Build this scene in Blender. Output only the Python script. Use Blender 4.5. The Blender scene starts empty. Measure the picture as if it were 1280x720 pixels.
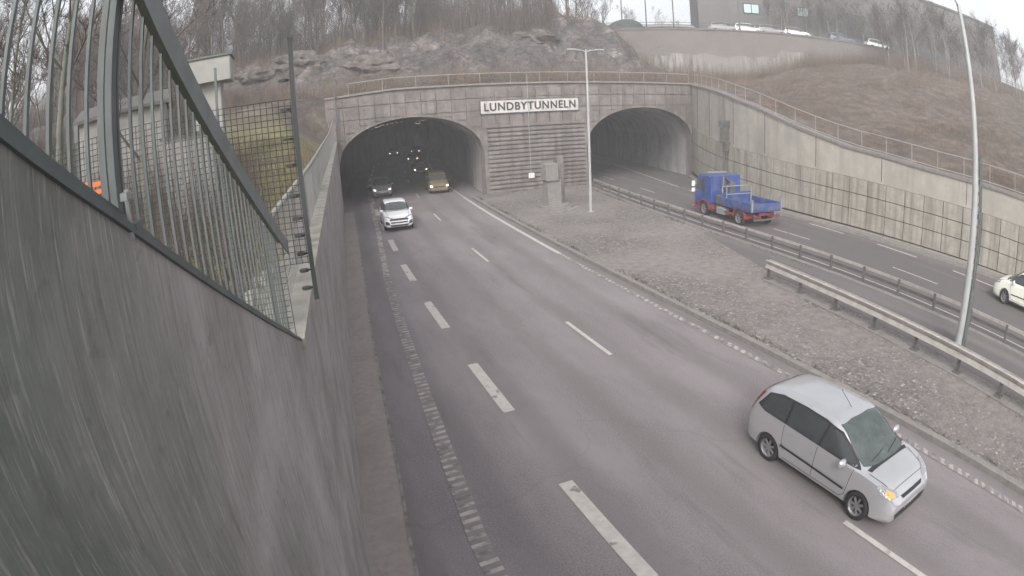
import bpy, bmesh, math, random
import numpy as np
from mathutils import Vector, Matrix, noise
from mathutils.bvhtree import BVHTree
from math import radians as R, sin, cos, pi

scene = bpy.context.scene
C = scene.collection
random.seed(7)

# ------------------------------------------------------------------ camera
H = 6.885
cd = bpy.data.cameras.new('camera')
cam = bpy.data.objects.new('camera', cd)
C.objects.link(cam)
cd.type = 'PANO'                       # wide CCTV lens with its real barrel distortion
cd.panorama_type = 'FISHEYE_LENS_POLYNOMIAL'
cd.sensor_fit = 'HORIZONTAL'
cd.sensor_width = 36
cd.sensor_height = 20.25
cd.fisheye_fov = R(200)
cd.fisheye_polynomial_k0 = 0.0
cd.fisheye_polynomial_k1 = -0.04778124635613965
cd.fisheye_polynomial_k2 = -0.0003796283899660445
cd.fisheye_polynomial_k3 = 6.55314217209972e-05
cd.fisheye_polynomial_k4 = -3.126971934091637e-06
cd.clip_start = 0.05
cd.clip_end = 3000
fw = Vector((0.349365, 0.888652, -0.297054)).normalized()
rt = Vector((0.923687, -0.379866, -0.050042)).normalized()
up = rt.cross(fw).normalized()
rt = fw.cross(up).normalized()
M = Matrix((( rt.x, up.x, -fw.x, 0), (rt.y, up.y, -fw.y, 0), (rt.z, up.z, -fw.z, H), (0, 0, 0, 1)))
cam.matrix_world = M
scene.camera = cam

# ------------------------------------------------------------------ world, sun, exposure
SUN_EL, SUN_AZ = R(38), R(215)
world = bpy.data.worlds.new('World')
scene.world = world
world.use_nodes = True
wn = world.node_tree
wn.nodes.clear()
wout = wn.nodes.new('ShaderNodeOutputWorld')
wbg = wn.nodes.new('ShaderNodeBackground')
sky = wn.nodes.new('ShaderNodeTexSky')
sky.sky_type = 'NISHITA'
sky.sun_disc = False
sky.sun_elevation = SUN_EL
sky.sun_rotation = SUN_AZ
sky.air_density = 1.0
sky.dust_density = 4.0
hsv = wn.nodes.new('ShaderNodeHueSaturation')       # cloud cover takes the blue out of the sky
hsv.inputs['Saturation'].default_value = 0.22
wtc = wn.nodes.new('ShaderNodeTexCoord')
wno = wn.nodes.new('ShaderNodeTexNoise')
wno.inputs['Scale'].default_value = 2.6
wno.inputs['Detail'].default_value = 6
wrm = wn.nodes.new('ShaderNodeMapRange')
wrm.inputs['From Min'].default_value = 0.35
wrm.inputs['From Max'].default_value = 0.7
wrm.inputs['To Min'].default_value = 0.85
wrm.inputs['To Max'].default_value = 1.3
wmx = wn.nodes.new('ShaderNodeVectorMath')
wmx.operation = 'SCALE'
L = wn.links.new
L(wtc.outputs['Generated'], wno.inputs['Vector'])
L(wno.outputs['Fac'], wrm.inputs['Value'])
L(sky.outputs[0], hsv.inputs['Color'])
L(hsv.outputs[0], wmx.inputs[0])
L(wrm.outputs[0], wmx.inputs['Scale'])
L(wmx.outputs[0], wbg.inputs['Color'])
L(wbg.outputs[0], wout.inputs['Surface'])
wbg.inputs['Strength'].default_value = 0.11
sl = bpy.data.lights.new('sun', 'SUN')
sl.energy = 0.7
sl.angle = R(30)
sl.color = (1.0, 0.96, 0.92)
so = bpy.data.objects.new('sun', sl)
C.objects.link(so)
so.rotation_euler = (R(90) - SUN_EL, 0, -SUN_AZ + pi)
so.location = (0, 0, 60)

scene.view_settings.view_transform = 'Standard'
scene.view_settings.look = 'None'
scene.view_settings.gamma = 1.0
scene.view_settings.exposure = 1.4
scene.view_settings.use_curve_mapping = False
scene.cycles.use_denoising = True
scene.cycles.denoising_prefilter = 'NONE'      # keeps the fine texture of concrete, setts and twigs
scene.cycles.sample_clamp_indirect = 3.0
scene.cycles.max_bounces = 6
scene.cycles.diffuse_bounces = 3
scene.cycles.glossy_bounces = 3
scene.cycles.volume_bounces = 1
scene.cycles.use_adaptive_sampling = True
scene.cycles.adaptive_threshold = 0.01

# ------------------------------------------------------------------ materials
MATS = {}
def lk(nt, a, b): nt.links.new(a, b)

def mat(name, col, rough=0.8, metal=0.0, var=0.25, scale=3.0, detail=6, stretch=None, bump=0.0, bscale=None,
        col2=None, spots=None, coat=0.0, uv=False, emis=None, estr=0.0, spec=None, streak=None):
    """principled material whose colour wanders between col and col2 (a darker col) with noise in object space"""
    if name in MATS: return MATS[name]
    m = bpy.data.materials.new(name); m.use_nodes = True
    nt = m.node_tree; b = nt.nodes['Principled BSDF']
    b.inputs['Roughness'].default_value = rough
    b.inputs['Metallic'].default_value = metal
    if spec is not None: b.inputs['Specular IOR Level'].default_value = spec
    if coat: b.inputs['Coat Weight'].default_value = coat; b.inputs['Coat Roughness'].default_value = 0.08
    tc = nt.nodes.new('ShaderNodeTexCoord')
    mp = nt.nodes.new('ShaderNodeMapping')
    lk(nt, tc.outputs['UV' if uv else 'Object'], mp.inputs[0])
    if stretch: mp.inputs['Scale'].default_value = stretch
    n = nt.nodes.new('ShaderNodeTexNoise')
    n.inputs['Scale'].default_value = scale; n.inputs['Detail'].default_value = detail
    n.inputs['Roughness'].default_value = 0.62
    lk(nt, mp.outputs[0], n.inputs['Vector'])
    rmp = nt.nodes.new('ShaderNodeValToRGB')
    rmp.color_ramp.elements[0].position = 0.32; rmp.color_ramp.elements[1].position = 0.68
    c2 = col2 if col2 else tuple(c * (1 - var) for c in col)
    rmp.color_ramp.elements[0].color = (*c2, 1); rmp.color_ramp.elements[1].color = (*col, 1)
    lk(nt, n.outputs['Fac'], rmp.inputs[0])
    out = rmp.outputs[0]
    if streak:                                      # (colour, stretch, scale, lo, hi)
        sc, sst, ss, lo, hi = streak
        mp2 = nt.nodes.new('ShaderNodeMapping'); mp2.inputs['Scale'].default_value = sst
        lk(nt, tc.outputs['UV' if uv else 'Object'], mp2.inputs[0])
        n2 = nt.nodes.new('ShaderNodeTexNoise'); n2.inputs['Scale'].default_value = ss; n2.inputs['Detail'].default_value = 5
        lk(nt, mp2.outputs[0], n2.inputs['Vector'])
        mr = nt.nodes.new('ShaderNodeMapRange'); mr.inputs['From Min'].default_value = lo; mr.inputs['From Max'].default_value = hi
        lk(nt, n2.outputs['Fac'], mr.inputs['Value'])
        mx = nt.nodes.new('ShaderNodeMix'); mx.data_type = 'RGBA'
        lk(nt, mr.outputs[0], mx.inputs['Factor']); lk(nt, out, mx.inputs['A']); mx.inputs['B'].default_value = (*sc, 1)
        out = mx.outputs['Result']
    if spots:
        sc, ss, lo, hi = spots
        n3 = nt.nodes.new('ShaderNodeTexNoise'); n3.inputs['Scale'].default_value = ss; n3.inputs['Detail'].default_value = 8
        lk(nt, tc.outputs['UV' if uv else 'Object'], n3.inputs['Vector'])
        mr = nt.nodes.new('ShaderNodeMapRange'); mr.inputs['From Min'].default_value = lo; mr.inputs['From Max'].default_value = hi
        lk(nt, n3.outputs['Fac'], mr.inputs['Value'])
        mx = nt.nodes.new('ShaderNodeMix'); mx.data_type = 'RGBA'
        lk(nt, mr.outputs[0], mx.inputs['Factor']); lk(nt, out, mx.inputs['A']); mx.inputs['B'].default_value = (*sc, 1)
        out = mx.outputs['Result']
    lk(nt, out, b.inputs['Base Color'])
    if bump:
        n4 = nt.nodes.new('ShaderNodeTexNoise'); n4.inputs['Scale'].default_value = bscale or scale * 6; n4.inputs['Detail'].default_value = 6
        lk(nt, mp.outputs[0], n4.inputs['Vector'])
        bp = nt.nodes.new('ShaderNodeBump'); bp.inputs['Strength'].default_value = bump; bp.inputs['Distance'].default_value = 0.03
        lk(nt, n4.outputs['Fac'], bp.inputs['Height']); lk(nt, bp.outputs[0], b.inputs['Normal'])
    if emis:
        b.inputs['Emission Color'].default_value = (*emis, 1); b.inputs['Emission Strength'].default_value = estr
    MATS[name] = m
    return m

def road_mat():
    m = bpy.data.materials.new('asphalt'); m.use_nodes = True
    nt = m.node_tree; b = nt.nodes['Principled BSDF']; b.inputs['Roughness'].default_value = 0.8
    tc = nt.nodes.new('ShaderNodeTexCoord')
    def nz_(scale, detail=8, st=None, rough=.65):
        mp = nt.nodes.new('ShaderNodeMapping')
        if st: mp.inputs['Scale'].default_value = st
        lk(nt, tc.outputs['UV'], mp.inputs[0])
        n = nt.nodes.new('ShaderNodeTexNoise'); n.inputs['Scale'].default_value = scale; n.inputs['Detail'].default_value = detail
        n.inputs['Roughness'].default_value = rough; lk(nt, mp.outputs[0], n.inputs['Vector']); return n.outputs['Fac']
    def rng(v, a, b_):
        r = nt.nodes.new('ShaderNodeMapRange'); r.inputs['From Min'].default_value = a; r.inputs['From Max'].default_value = b_
        lk(nt, v, r.inputs['Value']); return r.outputs[0]
    def mix(f, a, b_):
        x = nt.nodes.new('ShaderNodeMix'); x.data_type = 'RGBA'
        if isinstance(f, float): x.inputs['Factor'].default_value = f
        else: lk(nt, f, x.inputs['Factor'])
        for k_, q_ in (('A', a), ('B', b_)):
            if isinstance(q_, tuple): x.inputs[k_].default_value = (*q_, 1)
            else: lk(nt, q_, x.inputs[k_])
        return x.outputs['Result']
    c = mix(rng(nz_(28, 4), .3, .7), (0.120, 0.105, 0.107), (0.25, 0.222, 0.226))      # grain
    c = mix(rng(nz_(.45, 6, (1, .35, 1)), .42, .66), c, (0.235, 0.210, 0.213))           # dusty, lighter areas
    tr = nt.nodes.new('ShaderNodeTexWave'); tr.wave_type = 'BANDS'; tr.bands_direction = 'X'
    tr.inputs['Scale'].default_value = .175; tr.inputs['Distortion'].default_value = 1.2; tr.inputs['Detail'].default_value = 3; tr.inputs['Detail Scale'].default_value = .3
    lk(nt, tc.outputs['UV'], tr.inputs['Vector'])
    mt = nt.nodes.new('ShaderNodeMath'); mt.operation = 'MULTIPLY'; mt.inputs[1].default_value = .38; lk(nt, rng(tr.outputs['Fac'], .45, 1.0), mt.inputs[0])
    c = mix(mt.outputs[0], c, (0.12, 0.108, 0.108))                                       # wheel tracks
    ms = nt.nodes.new('ShaderNodeMath'); ms.operation = 'MULTIPLY'; ms.inputs[1].default_value = .6; lk(nt, rng(nz_(.9, 5, (1, .12, 1)), .58, .74), ms.inputs[0])
    c = mix(ms.outputs[0], c, (0.085, 0.078, 0.078))                                      # oil and damp streaks
    vo = nt.nodes.new('ShaderNodeTexVoronoi'); vo.feature = 'DISTANCE_TO_EDGE'; vo.inputs['Scale'].default_value = .16
    mp = nt.nodes.new('ShaderNodeMapping'); mp.inputs['Scale'].default_value = (1, .5, 1)
    nn = nt.nodes.new('ShaderNodeTexNoise'); nn.inputs['Scale'].default_value = 1.2; nn.inputs['Detail'].default_value = 6
    lk(nt, tc.outputs['UV'], nn.inputs['Vector'])
    va = nt.nodes.new('ShaderNodeVectorMath'); va.operation = 'MULTIPLY_ADD'; va.inputs[1].default_value = (1.2, 1.2, 0)
    lk(nt, nn.outputs['Color'], va.inputs[0]); lk(nt, tc.outputs['UV'], va.inputs[2]); lk(nt, va.outputs[0], mp.inputs[0]); lk(nt, mp.outputs[0], vo.inputs['Vector'])
    ck = nt.nodes.new('ShaderNodeMapRange'); ck.inputs['From Min'].default_value = .0015; ck.inputs['From Max'].default_value = .004
    ck.inputs['To Min'].default_value = .12; ck.inputs['To Max'].default_value = 0
    lk(nt, vo.outputs['Distance'], ck.inputs['Value'])
    c = mix(ck.outputs[0], c, (0.07, 0.065, 0.064))                                       # hairline cracks
    lk(nt, c, b.inputs['Base Color'])
    bp = nt.nodes.new('ShaderNodeBump'); bp.inputs['Strength'].default_value = .35; bp.inputs['Distance'].default_value = .01
    lk(nt, nz_(60, 3), bp.inputs['Height']); lk(nt, bp.outputs[0], b.inputs['Normal'])
    return m
m_asph = road_mat()
m_asph2 = mat('asphalt_dark', (0.125, 0.113, 0.113), 0.85, scale=9, var=0.2, bump=0.2, bscale=50, uv=True,
              streak=((0.165, 0.15, 0.148), (0.6, 0.03, 1), 1.0, 0.5, 0.65))
m_shoulder = mat('shoulder_grime', (0.34, 0.295, 0.275), 0.95, scale=6, var=0.22, bump=0.2, bscale=40, uv=True,
                 spots=((0.24, 0.208, 0.195), 0.7, 0.45, 0.8))
m_paint = mat('road_paint', (0.50, 0.46, 0.435), 0.7, scale=6, var=0.22, spots=((0.20, 0.18, 0.175), 2.4, 0.62, 0.68))
m_paintworn = mat('road_paint_worn', (0.30, 0.28, 0.26), 0.8, scale=4, var=0.3, spots=((0.15, 0.14, 0.135), 3.0, 0.45, 0.6))
m_paintdull = mat('road_paint_dull', (0.43, 0.39, 0.37), 0.8, scale=4, var=0.25, spots=((0.15, 0.14, 0.135), 3.0, 0.45, 0.6))
m_kerb = mat('kerb_concrete', (0.24, 0.225, 0.21), 0.9, scale=4, var=0.3, bump=0.2)
m_conc = mat('wall_concrete', (0.43, 0.40, 0.35), 0.9, scale=1.5, var=0.2, bump=0.15, bscale=20,
             streak=((0.30, 0.28, 0.245), (1.6, 1.6, 0.12), 1.0, 0.48, 0.72), spots=((0.29, 0.27, 0.235), 0.35, 0.5, 0.75))
m_panel = mat('cladding_concrete', (0.40, 0.372, 0.32), 0.9, scale=2.2, var=0.3, bump=0.1, bscale=20,
              streak=((0.20, 0.185, 0.15), (3.2, 3.2, 0.16), 1.0, 0.45, 0.7))
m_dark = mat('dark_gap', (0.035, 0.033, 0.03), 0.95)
m_portal = mat('portal_concrete', (0.24, 0.212, 0.196), 0.92, scale=1.6, var=0.42, detail=10, bump=0.2, bscale=14,
               streak=((0.105, 0.092, 0.085), (2.4, 2.4, 0.22), 1.0, 0.46, 0.74), spots=((0.12, 0.105, 0.096), 0.5, 0.5, 0.8))
m_coping = mat('coping_concrete', (0.34, 0.325, 0.285), 0.9, scale=3, var=0.3, bump=0.25, spots=((0.15, 0.15, 0.11), 2.2, 0.52, 0.72))
def nearwall_mat():
    m = bpy.data.materials.new('near_wall_concrete'); m.use_nodes = True
    nt = m.node_tree; b = nt.nodes['Principled BSDF']; b.inputs['Roughness'].default_value = 0.9
    tc = nt.nodes.new('ShaderNodeTexCoord')
    def nz_(scale, detail=8, st=None, rough=.65):
        mp = nt.nodes.new('ShaderNodeMapping')
        if st: mp.inputs['Scale'].default_value = st
        lk(nt, tc.outputs['Object'], mp.inputs[0])
        n = nt.nodes.new('ShaderNodeTexNoise'); n.inputs['Scale'].default_value = scale; n.inputs['Detail'].default_value = detail
        n.inputs['Roughness'].default_value = rough; lk(nt, mp.outputs[0], n.inputs['Vector']); return n.outputs['Fac']
    def rng(v, a, b_, lo=0., hi=1.):
        r = nt.nodes.new('ShaderNodeMapRange'); r.inputs['From Min'].default_value = a; r.inputs['From Max'].default_value = b_
        r.inputs['To Min'].default_value = lo; r.inputs['To Max'].default_value = hi
        lk(nt, v, r.inputs['Value']); return r.outputs[0]
    def mix(f, a, b_):
        x = nt.nodes.new('ShaderNodeMix'); x.data_type = 'RGBA'; lk(nt, f, x.inputs['Factor'])
        for k_, q_ in (('A', a), ('B', b_)):
            if isinstance(q_, tuple): x.inputs[k_].default_value = (*q_, 1)
            else: lk(nt, q_, x.inputs[k_])
        return x.outputs['Result']
    sp = nt.nodes.new('ShaderNodeSeparateXYZ'); lk(nt, tc.outputs['Object'], sp.inputs[0])
    clean = mix(rng(nz_(1.1, 10), .35, .65), (0.225, 0.202, 0.198), (0.37, 0.338, 0.334))
    green_tone = mix(rng(nz_(1.4, 10), .35, .65), (0.11, 0.122, 0.108), (0.225, 0.235, 0.215))
    # darker, greener tone at the near end of the wall, thinning out along it
    ad = nt.nodes.new('ShaderNodeMath'); ad.operation = 'MULTIPLY_ADD'; ad.inputs[1].default_value = 5.0
    lk(nt, nz_(.8, 6), ad.inputs[0]); lk(nt, sp.outputs['Y'], ad.inputs[2])
    c = mix(rng(ad.outputs[0], 3.0, 5.0), green_tone, clean)
    c = mix(rng(nz_(1, 7, (30, 30, 1.4)), .50, .72, 0, .55), c, (0.10, 0.104, 0.10))      # thin run marks
    c = mix(rng(nz_(1, 5, (60, 60, 4.5)), .56, .70, 0, .55), c, (0.44, 0.425, 0.415))
    c = mix(rng(nz_(1, 4, (90, 90, 6.0)), .55, .70, 0, .5), c, (0.40, 0.38, 0.37))        # pale lime scratches
    c = mix(rng(nz_(9, 6), .60, .72, 0, .6), c, (0.11, 0.105, 0.10))                      # pits and blotches
    c = mix(rng(nz_(.7, 4), .52, .68, 0, .45), c, (0.165, 0.148, 0.13))                   # brown dirt
    lk(nt, c, b.inputs['Base Color'])
    bp = nt.nodes.new('ShaderNodeBump'); bp.inputs['Strength'].default_value = .5; bp.inputs['Distance'].default_value = .02
    lk(nt, nz_(12, 9, (1.5, 1.5, .5)), bp.inputs['Height']); lk(nt, bp.outputs[0], b.inputs['Normal'])
    return m
m_near = nearwall_mat()
m_tunnel = mat('tunnel_concrete', (0.46, 0.445, 0.44), 0.85, scale=0.6, var=0.25,
               streak=((0.22, 0.21, 0.205), (1, 1, 0.2), 1.0, 0.45, 0.7))
m_galv = mat('galvanised_steel', (0.36, 0.37, 0.37), 0.5, metal=0.35, scale=6, var=0.25)
m_galvd = mat('weathered_steel', (0.125, 0.14, 0.138), 0.6, metal=0.2, scale=6, var=0.25)
m_wire = mat('fence_wire', (0.05, 0.055, 0.055), 0.6, metal=0.3)
m_gr = mat('guardrail_steel', (0.46, 0.43, 0.40), 0.55, metal=0.1, scale=3, var=0.3)
m_grd = mat('guardrail_steel_dull', (0.15, 0.14, 0.13), 0.65, metal=0.2, scale=3, var=0.3)
m_pole = mat('pole_steel', (0.42, 0.43, 0.43), 0.5, metal=0.2, scale=2, var=0.2)
m_rail = mat('handrail_steel', (0.34, 0.32, 0.30), 0.6, metal=0.1, scale=3, var=0.2)
m_white = mat('white_paint', (0.72, 0.70, 0.66), 0.5, scale=3, var=0.08)
m_black = mat('black_plastic', (0.022, 0.022, 0.024), 0.55)
m_sign = mat('sign_face', (0.58, 0.55, 0.52), 0.5, scale=2, var=0.15, streak=((0.36, 0.33, 0.31), (3, 3, .4), 1.0, .52, .75))
m_letter = mat('sign_lettering', (0.03, 0.03, 0.032), 0.5)
m_silver = mat('silver_car_paint', (0.55, 0.55, 0.56), 0.28, metal=0.6, scale=1.5, var=0.06, coat=0.6)
m_whitecar = mat('white_car_paint', (0.80, 0.80, 0.82), 0.35, scale=1.5, var=0.05, coat=0.5)
m_creamcar = mat('cream_car_paint', (0.80, 0.80, 0.70), 0.35, scale=1.5, var=0.05, coat=0.5)
m_greycar = mat('grey_car_paint', (0.22, 0.22, 0.23), 0.35, scale=1.5, var=0.05, coat=0.5)
m_bluecar = mat('slate_car_paint', (0.12, 0.14, 0.18), 0.35, scale=1.5, var=0.05, coat=0.5)
m_glass = mat('car_glass', (0.05, 0.056, 0.058), 0.08, spec=0.5)
m_windscreen = mat('windscreen_glass', (0.085, 0.105, 0.10), 0.06, scale=2.5, var=0.5, spec=0.9)
m_tyre = mat('tyre_rubber', (0.025, 0.025, 0.026), 0.9)
m_rim = mat('alloy_rim', (0.30, 0.30, 0.31), 0.4, metal=0.4)
m_lens = mat('headlight_lens', (0.30, 0.31, 0.33), 0.15, spec=0.8)
m_amber = mat('lit_headlight', (0.55, 0.30, 0.09), 0.3, emis=(1.0, 0.42, 0.09), estr=0.16)
m_hlamp = mat('distant_headlamp', (0.9, 0.88, 0.8), 0.3, emis=(1.0, 0.86, 0.60), estr=1.1)
m_red = mat('tail_light_red', (0.24, 0.03, 0.03), 0.3)
m_tblue = mat('truck_blue_paint', (0.04, 0.085, 0.30), 0.55, scale=2.5, var=0.4, spots=((0.13, 0.125, 0.14), 1.3, 0.5, 0.8), coat=0.3)
m_tbed = mat('truck_bed_blue', (0.045, 0.085, 0.26), 0.65, scale=2, var=0.35, spots=((0.14, 0.135, 0.14), 1.8, 0.5, 0.75))
m_tred = mat('truck_red_paint', (0.36, 0.045, 0.04), 0.6, scale=2.5, var=0.5, spots=((0.12, 0.09, 0.08), 2.2, 0.5, 0.75))
m_orange = mat('orange_plastic', (0.75, 0.17, 0.03), 0.6)
m_bark = mat('bark', (0.115, 0.10, 0.09), 0.95, scale=4, var=0.4)
m_bark2 = mat('pale_birch_bark', (0.34, 0.32, 0.29), 0.9, scale=4, var=0.5)
m_bark3 = mat('green_grey_bark', (0.15, 0.16, 0.13), 0.95, scale=4, var=0.35)
m_twig = mat('twigs', (0.105, 0.085, 0.075), 0.95, scale=0.8, var=0.4)
m_brush = mat('dry_brush', (0.19, 0.142, 0.105), 0.95, scale=0.4, var=0.45)
m_tower = mat('pale_tower_concrete', (0.33, 0.325, 0.30), 0.9, scale=1.2, var=0.2)
m_bwall = mat('building_grey', (0.13, 0.123, 0.12), 0.9, scale=0.4, var=0.15)
m_bpanel = mat('building_panel', (0.085, 0.09, 0.09), 0.5, scale=0.4, var=0.2)
m_winpale = mat('pale_window_glass', (0.42, 0.55, 0.55), 0.2, scale=0.5, var=0.15)  # plain pale cyan panes, no emission
m_farwall = mat('far_wall_concrete', (0.175, 0.155, 0.143), 0.95, scale=0.25, var=0.22, bump=0.1,
                streak=((0.16, 0.145, 0.135), (0.9, 0.9, 0.1), 1.0, 0.46, 0.66))
m_stain = mat('stained_wall_concrete', (0.33, 0.31, 0.29), 0.95, scale=1.5, col2=(0.07, 0.065, 0.06), stretch=(1.7, 1.7, 0.22), spots=((0.21, 0.19, 0.175), 0.25, 0.45, 0.6))
m_render = mat('house_render', (0.33, 0.315, 0.30), 0.9, scale=2, var=0.3)
m_infill = mat('railing_infill_steel', (0.20, 0.195, 0.195), 0.6, metal=0.2, scale=4, var=0.3)
m_green = mat('green_tarpaulin', (0.055, 0.075, 0.065), 0.8)

def cobble_mat():
    m = bpy.data.materials.new('cobblestones'); m.use_nodes = True
    nt = m.node_tree; b = nt.nodes['Principled BSDF']; b.inputs['Roughness'].default_value = 0.9
    tc = nt.nodes.new('ShaderNodeTexCoord')
    v = nt.nodes.new('ShaderNodeTexVoronoi'); v.inputs['Scale'].default_value = 10.5; v.inputs['Randomness'].default_value = 0.55
    lk(nt, tc.outputs['UV'], v.inputs['Vector'])
    ve = nt.nodes.new('ShaderNodeTexVoronoi'); ve.feature = 'DISTANCE_TO_EDGE'; ve.inputs['Scale'].default_value = 10.5; ve.inputs['Randomness'].default_value = 0.55
    lk(nt, tc.outputs['UV'], ve.inputs['Vector'])
    rp = nt.nodes.new('ShaderNodeValToRGB')
    e = rp.color_ramp.elements
    e[0].color = (0.115, 0.098, 0.09, 1); e[1].color = (0.42, 0.39, 0.365, 1); e.new(0.88).color = (0.225, 0.202, 0.188, 1); e.new(0.96).color = (0.30, 0.275, 0.26, 1)
    sx = nt.nodes.new('ShaderNodeSeparateColor'); lk(nt, v.outputs['Color'], sx.inputs[0]); lk(nt, sx.outputs[0], rp.inputs[0])
    mr = nt.nodes.new('ShaderNodeMapRange'); mr.inputs['From Max'].default_value = 0.10
    lk(nt, ve.outputs['Distance'], mr.inputs['Value'])
    mj = nt.nodes.new('ShaderNodeMix'); mj.data_type = 'RGBA'; mj.inputs['A'].default_value = (0.10, 0.09, 0.083, 1)
    lk(nt, mr.outputs[0], mj.inputs['Factor']); lk(nt, rp.outputs[0], mj.inputs['B'])
    # large worn patches where the setts are under sand and grit
    n = nt.nodes.new('ShaderNodeTexNoise'); n.inputs['Scale'].default_value = 0.22; n.inputs['Detail'].default_value = 5
    lk(nt, tc.outputs['UV'], n.inputs['Vector'])
    m2 = nt.nodes.new('ShaderNodeMapRange'); m2.inputs['From Min'].default_value = 0.42; m2.inputs['From Max'].default_value = 0.62
    lk(nt, n.outputs['Fac'], m2.inputs['Value'])
    n5 = nt.nodes.new('ShaderNodeTexNoise'); n5.inputs['Scale'].default_value = 3; n5.inputs['Detail'].default_value = 9
    lk(nt, tc.outputs['UV'], n5.inputs['Vector'])
    r5 = nt.nodes.new('ShaderNodeValToRGB'); r5.color_ramp.elements[0].position = .3; r5.color_ramp.elements[1].position = .7
    r5.color_ramp.elements[0].color = (0.165, 0.147, 0.138, 1); r5.color_ramp.elements[1].color = (0.265, 0.235, 0.218, 1)
    lk(nt, n5.outputs['Fac'], r5.inputs[0])
    mx = nt.nodes.new('ShaderNodeMix'); mx.data_type = 'RGBA'
    lk(nt, m2.outputs[0], mx.inputs['Factor']); lk(nt, mj.outputs['Result'], mx.inputs['A']); lk(nt, r5.outputs[0], mx.inputs['B'])
    lk(nt, mx.outputs['Result'], b.inputs['Base Color'])
    bp = nt.nodes.new('ShaderNodeBump'); bp.inputs['Strength'].default_value = 0.5; bp.inputs['Distance'].default_value = 0.03
    lk(nt, mr.outputs[0], bp.inputs['Height']); lk(nt, bp.outputs[0], b.inputs['Normal'])
    return m
m_cobble = cobble_mat()

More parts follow.
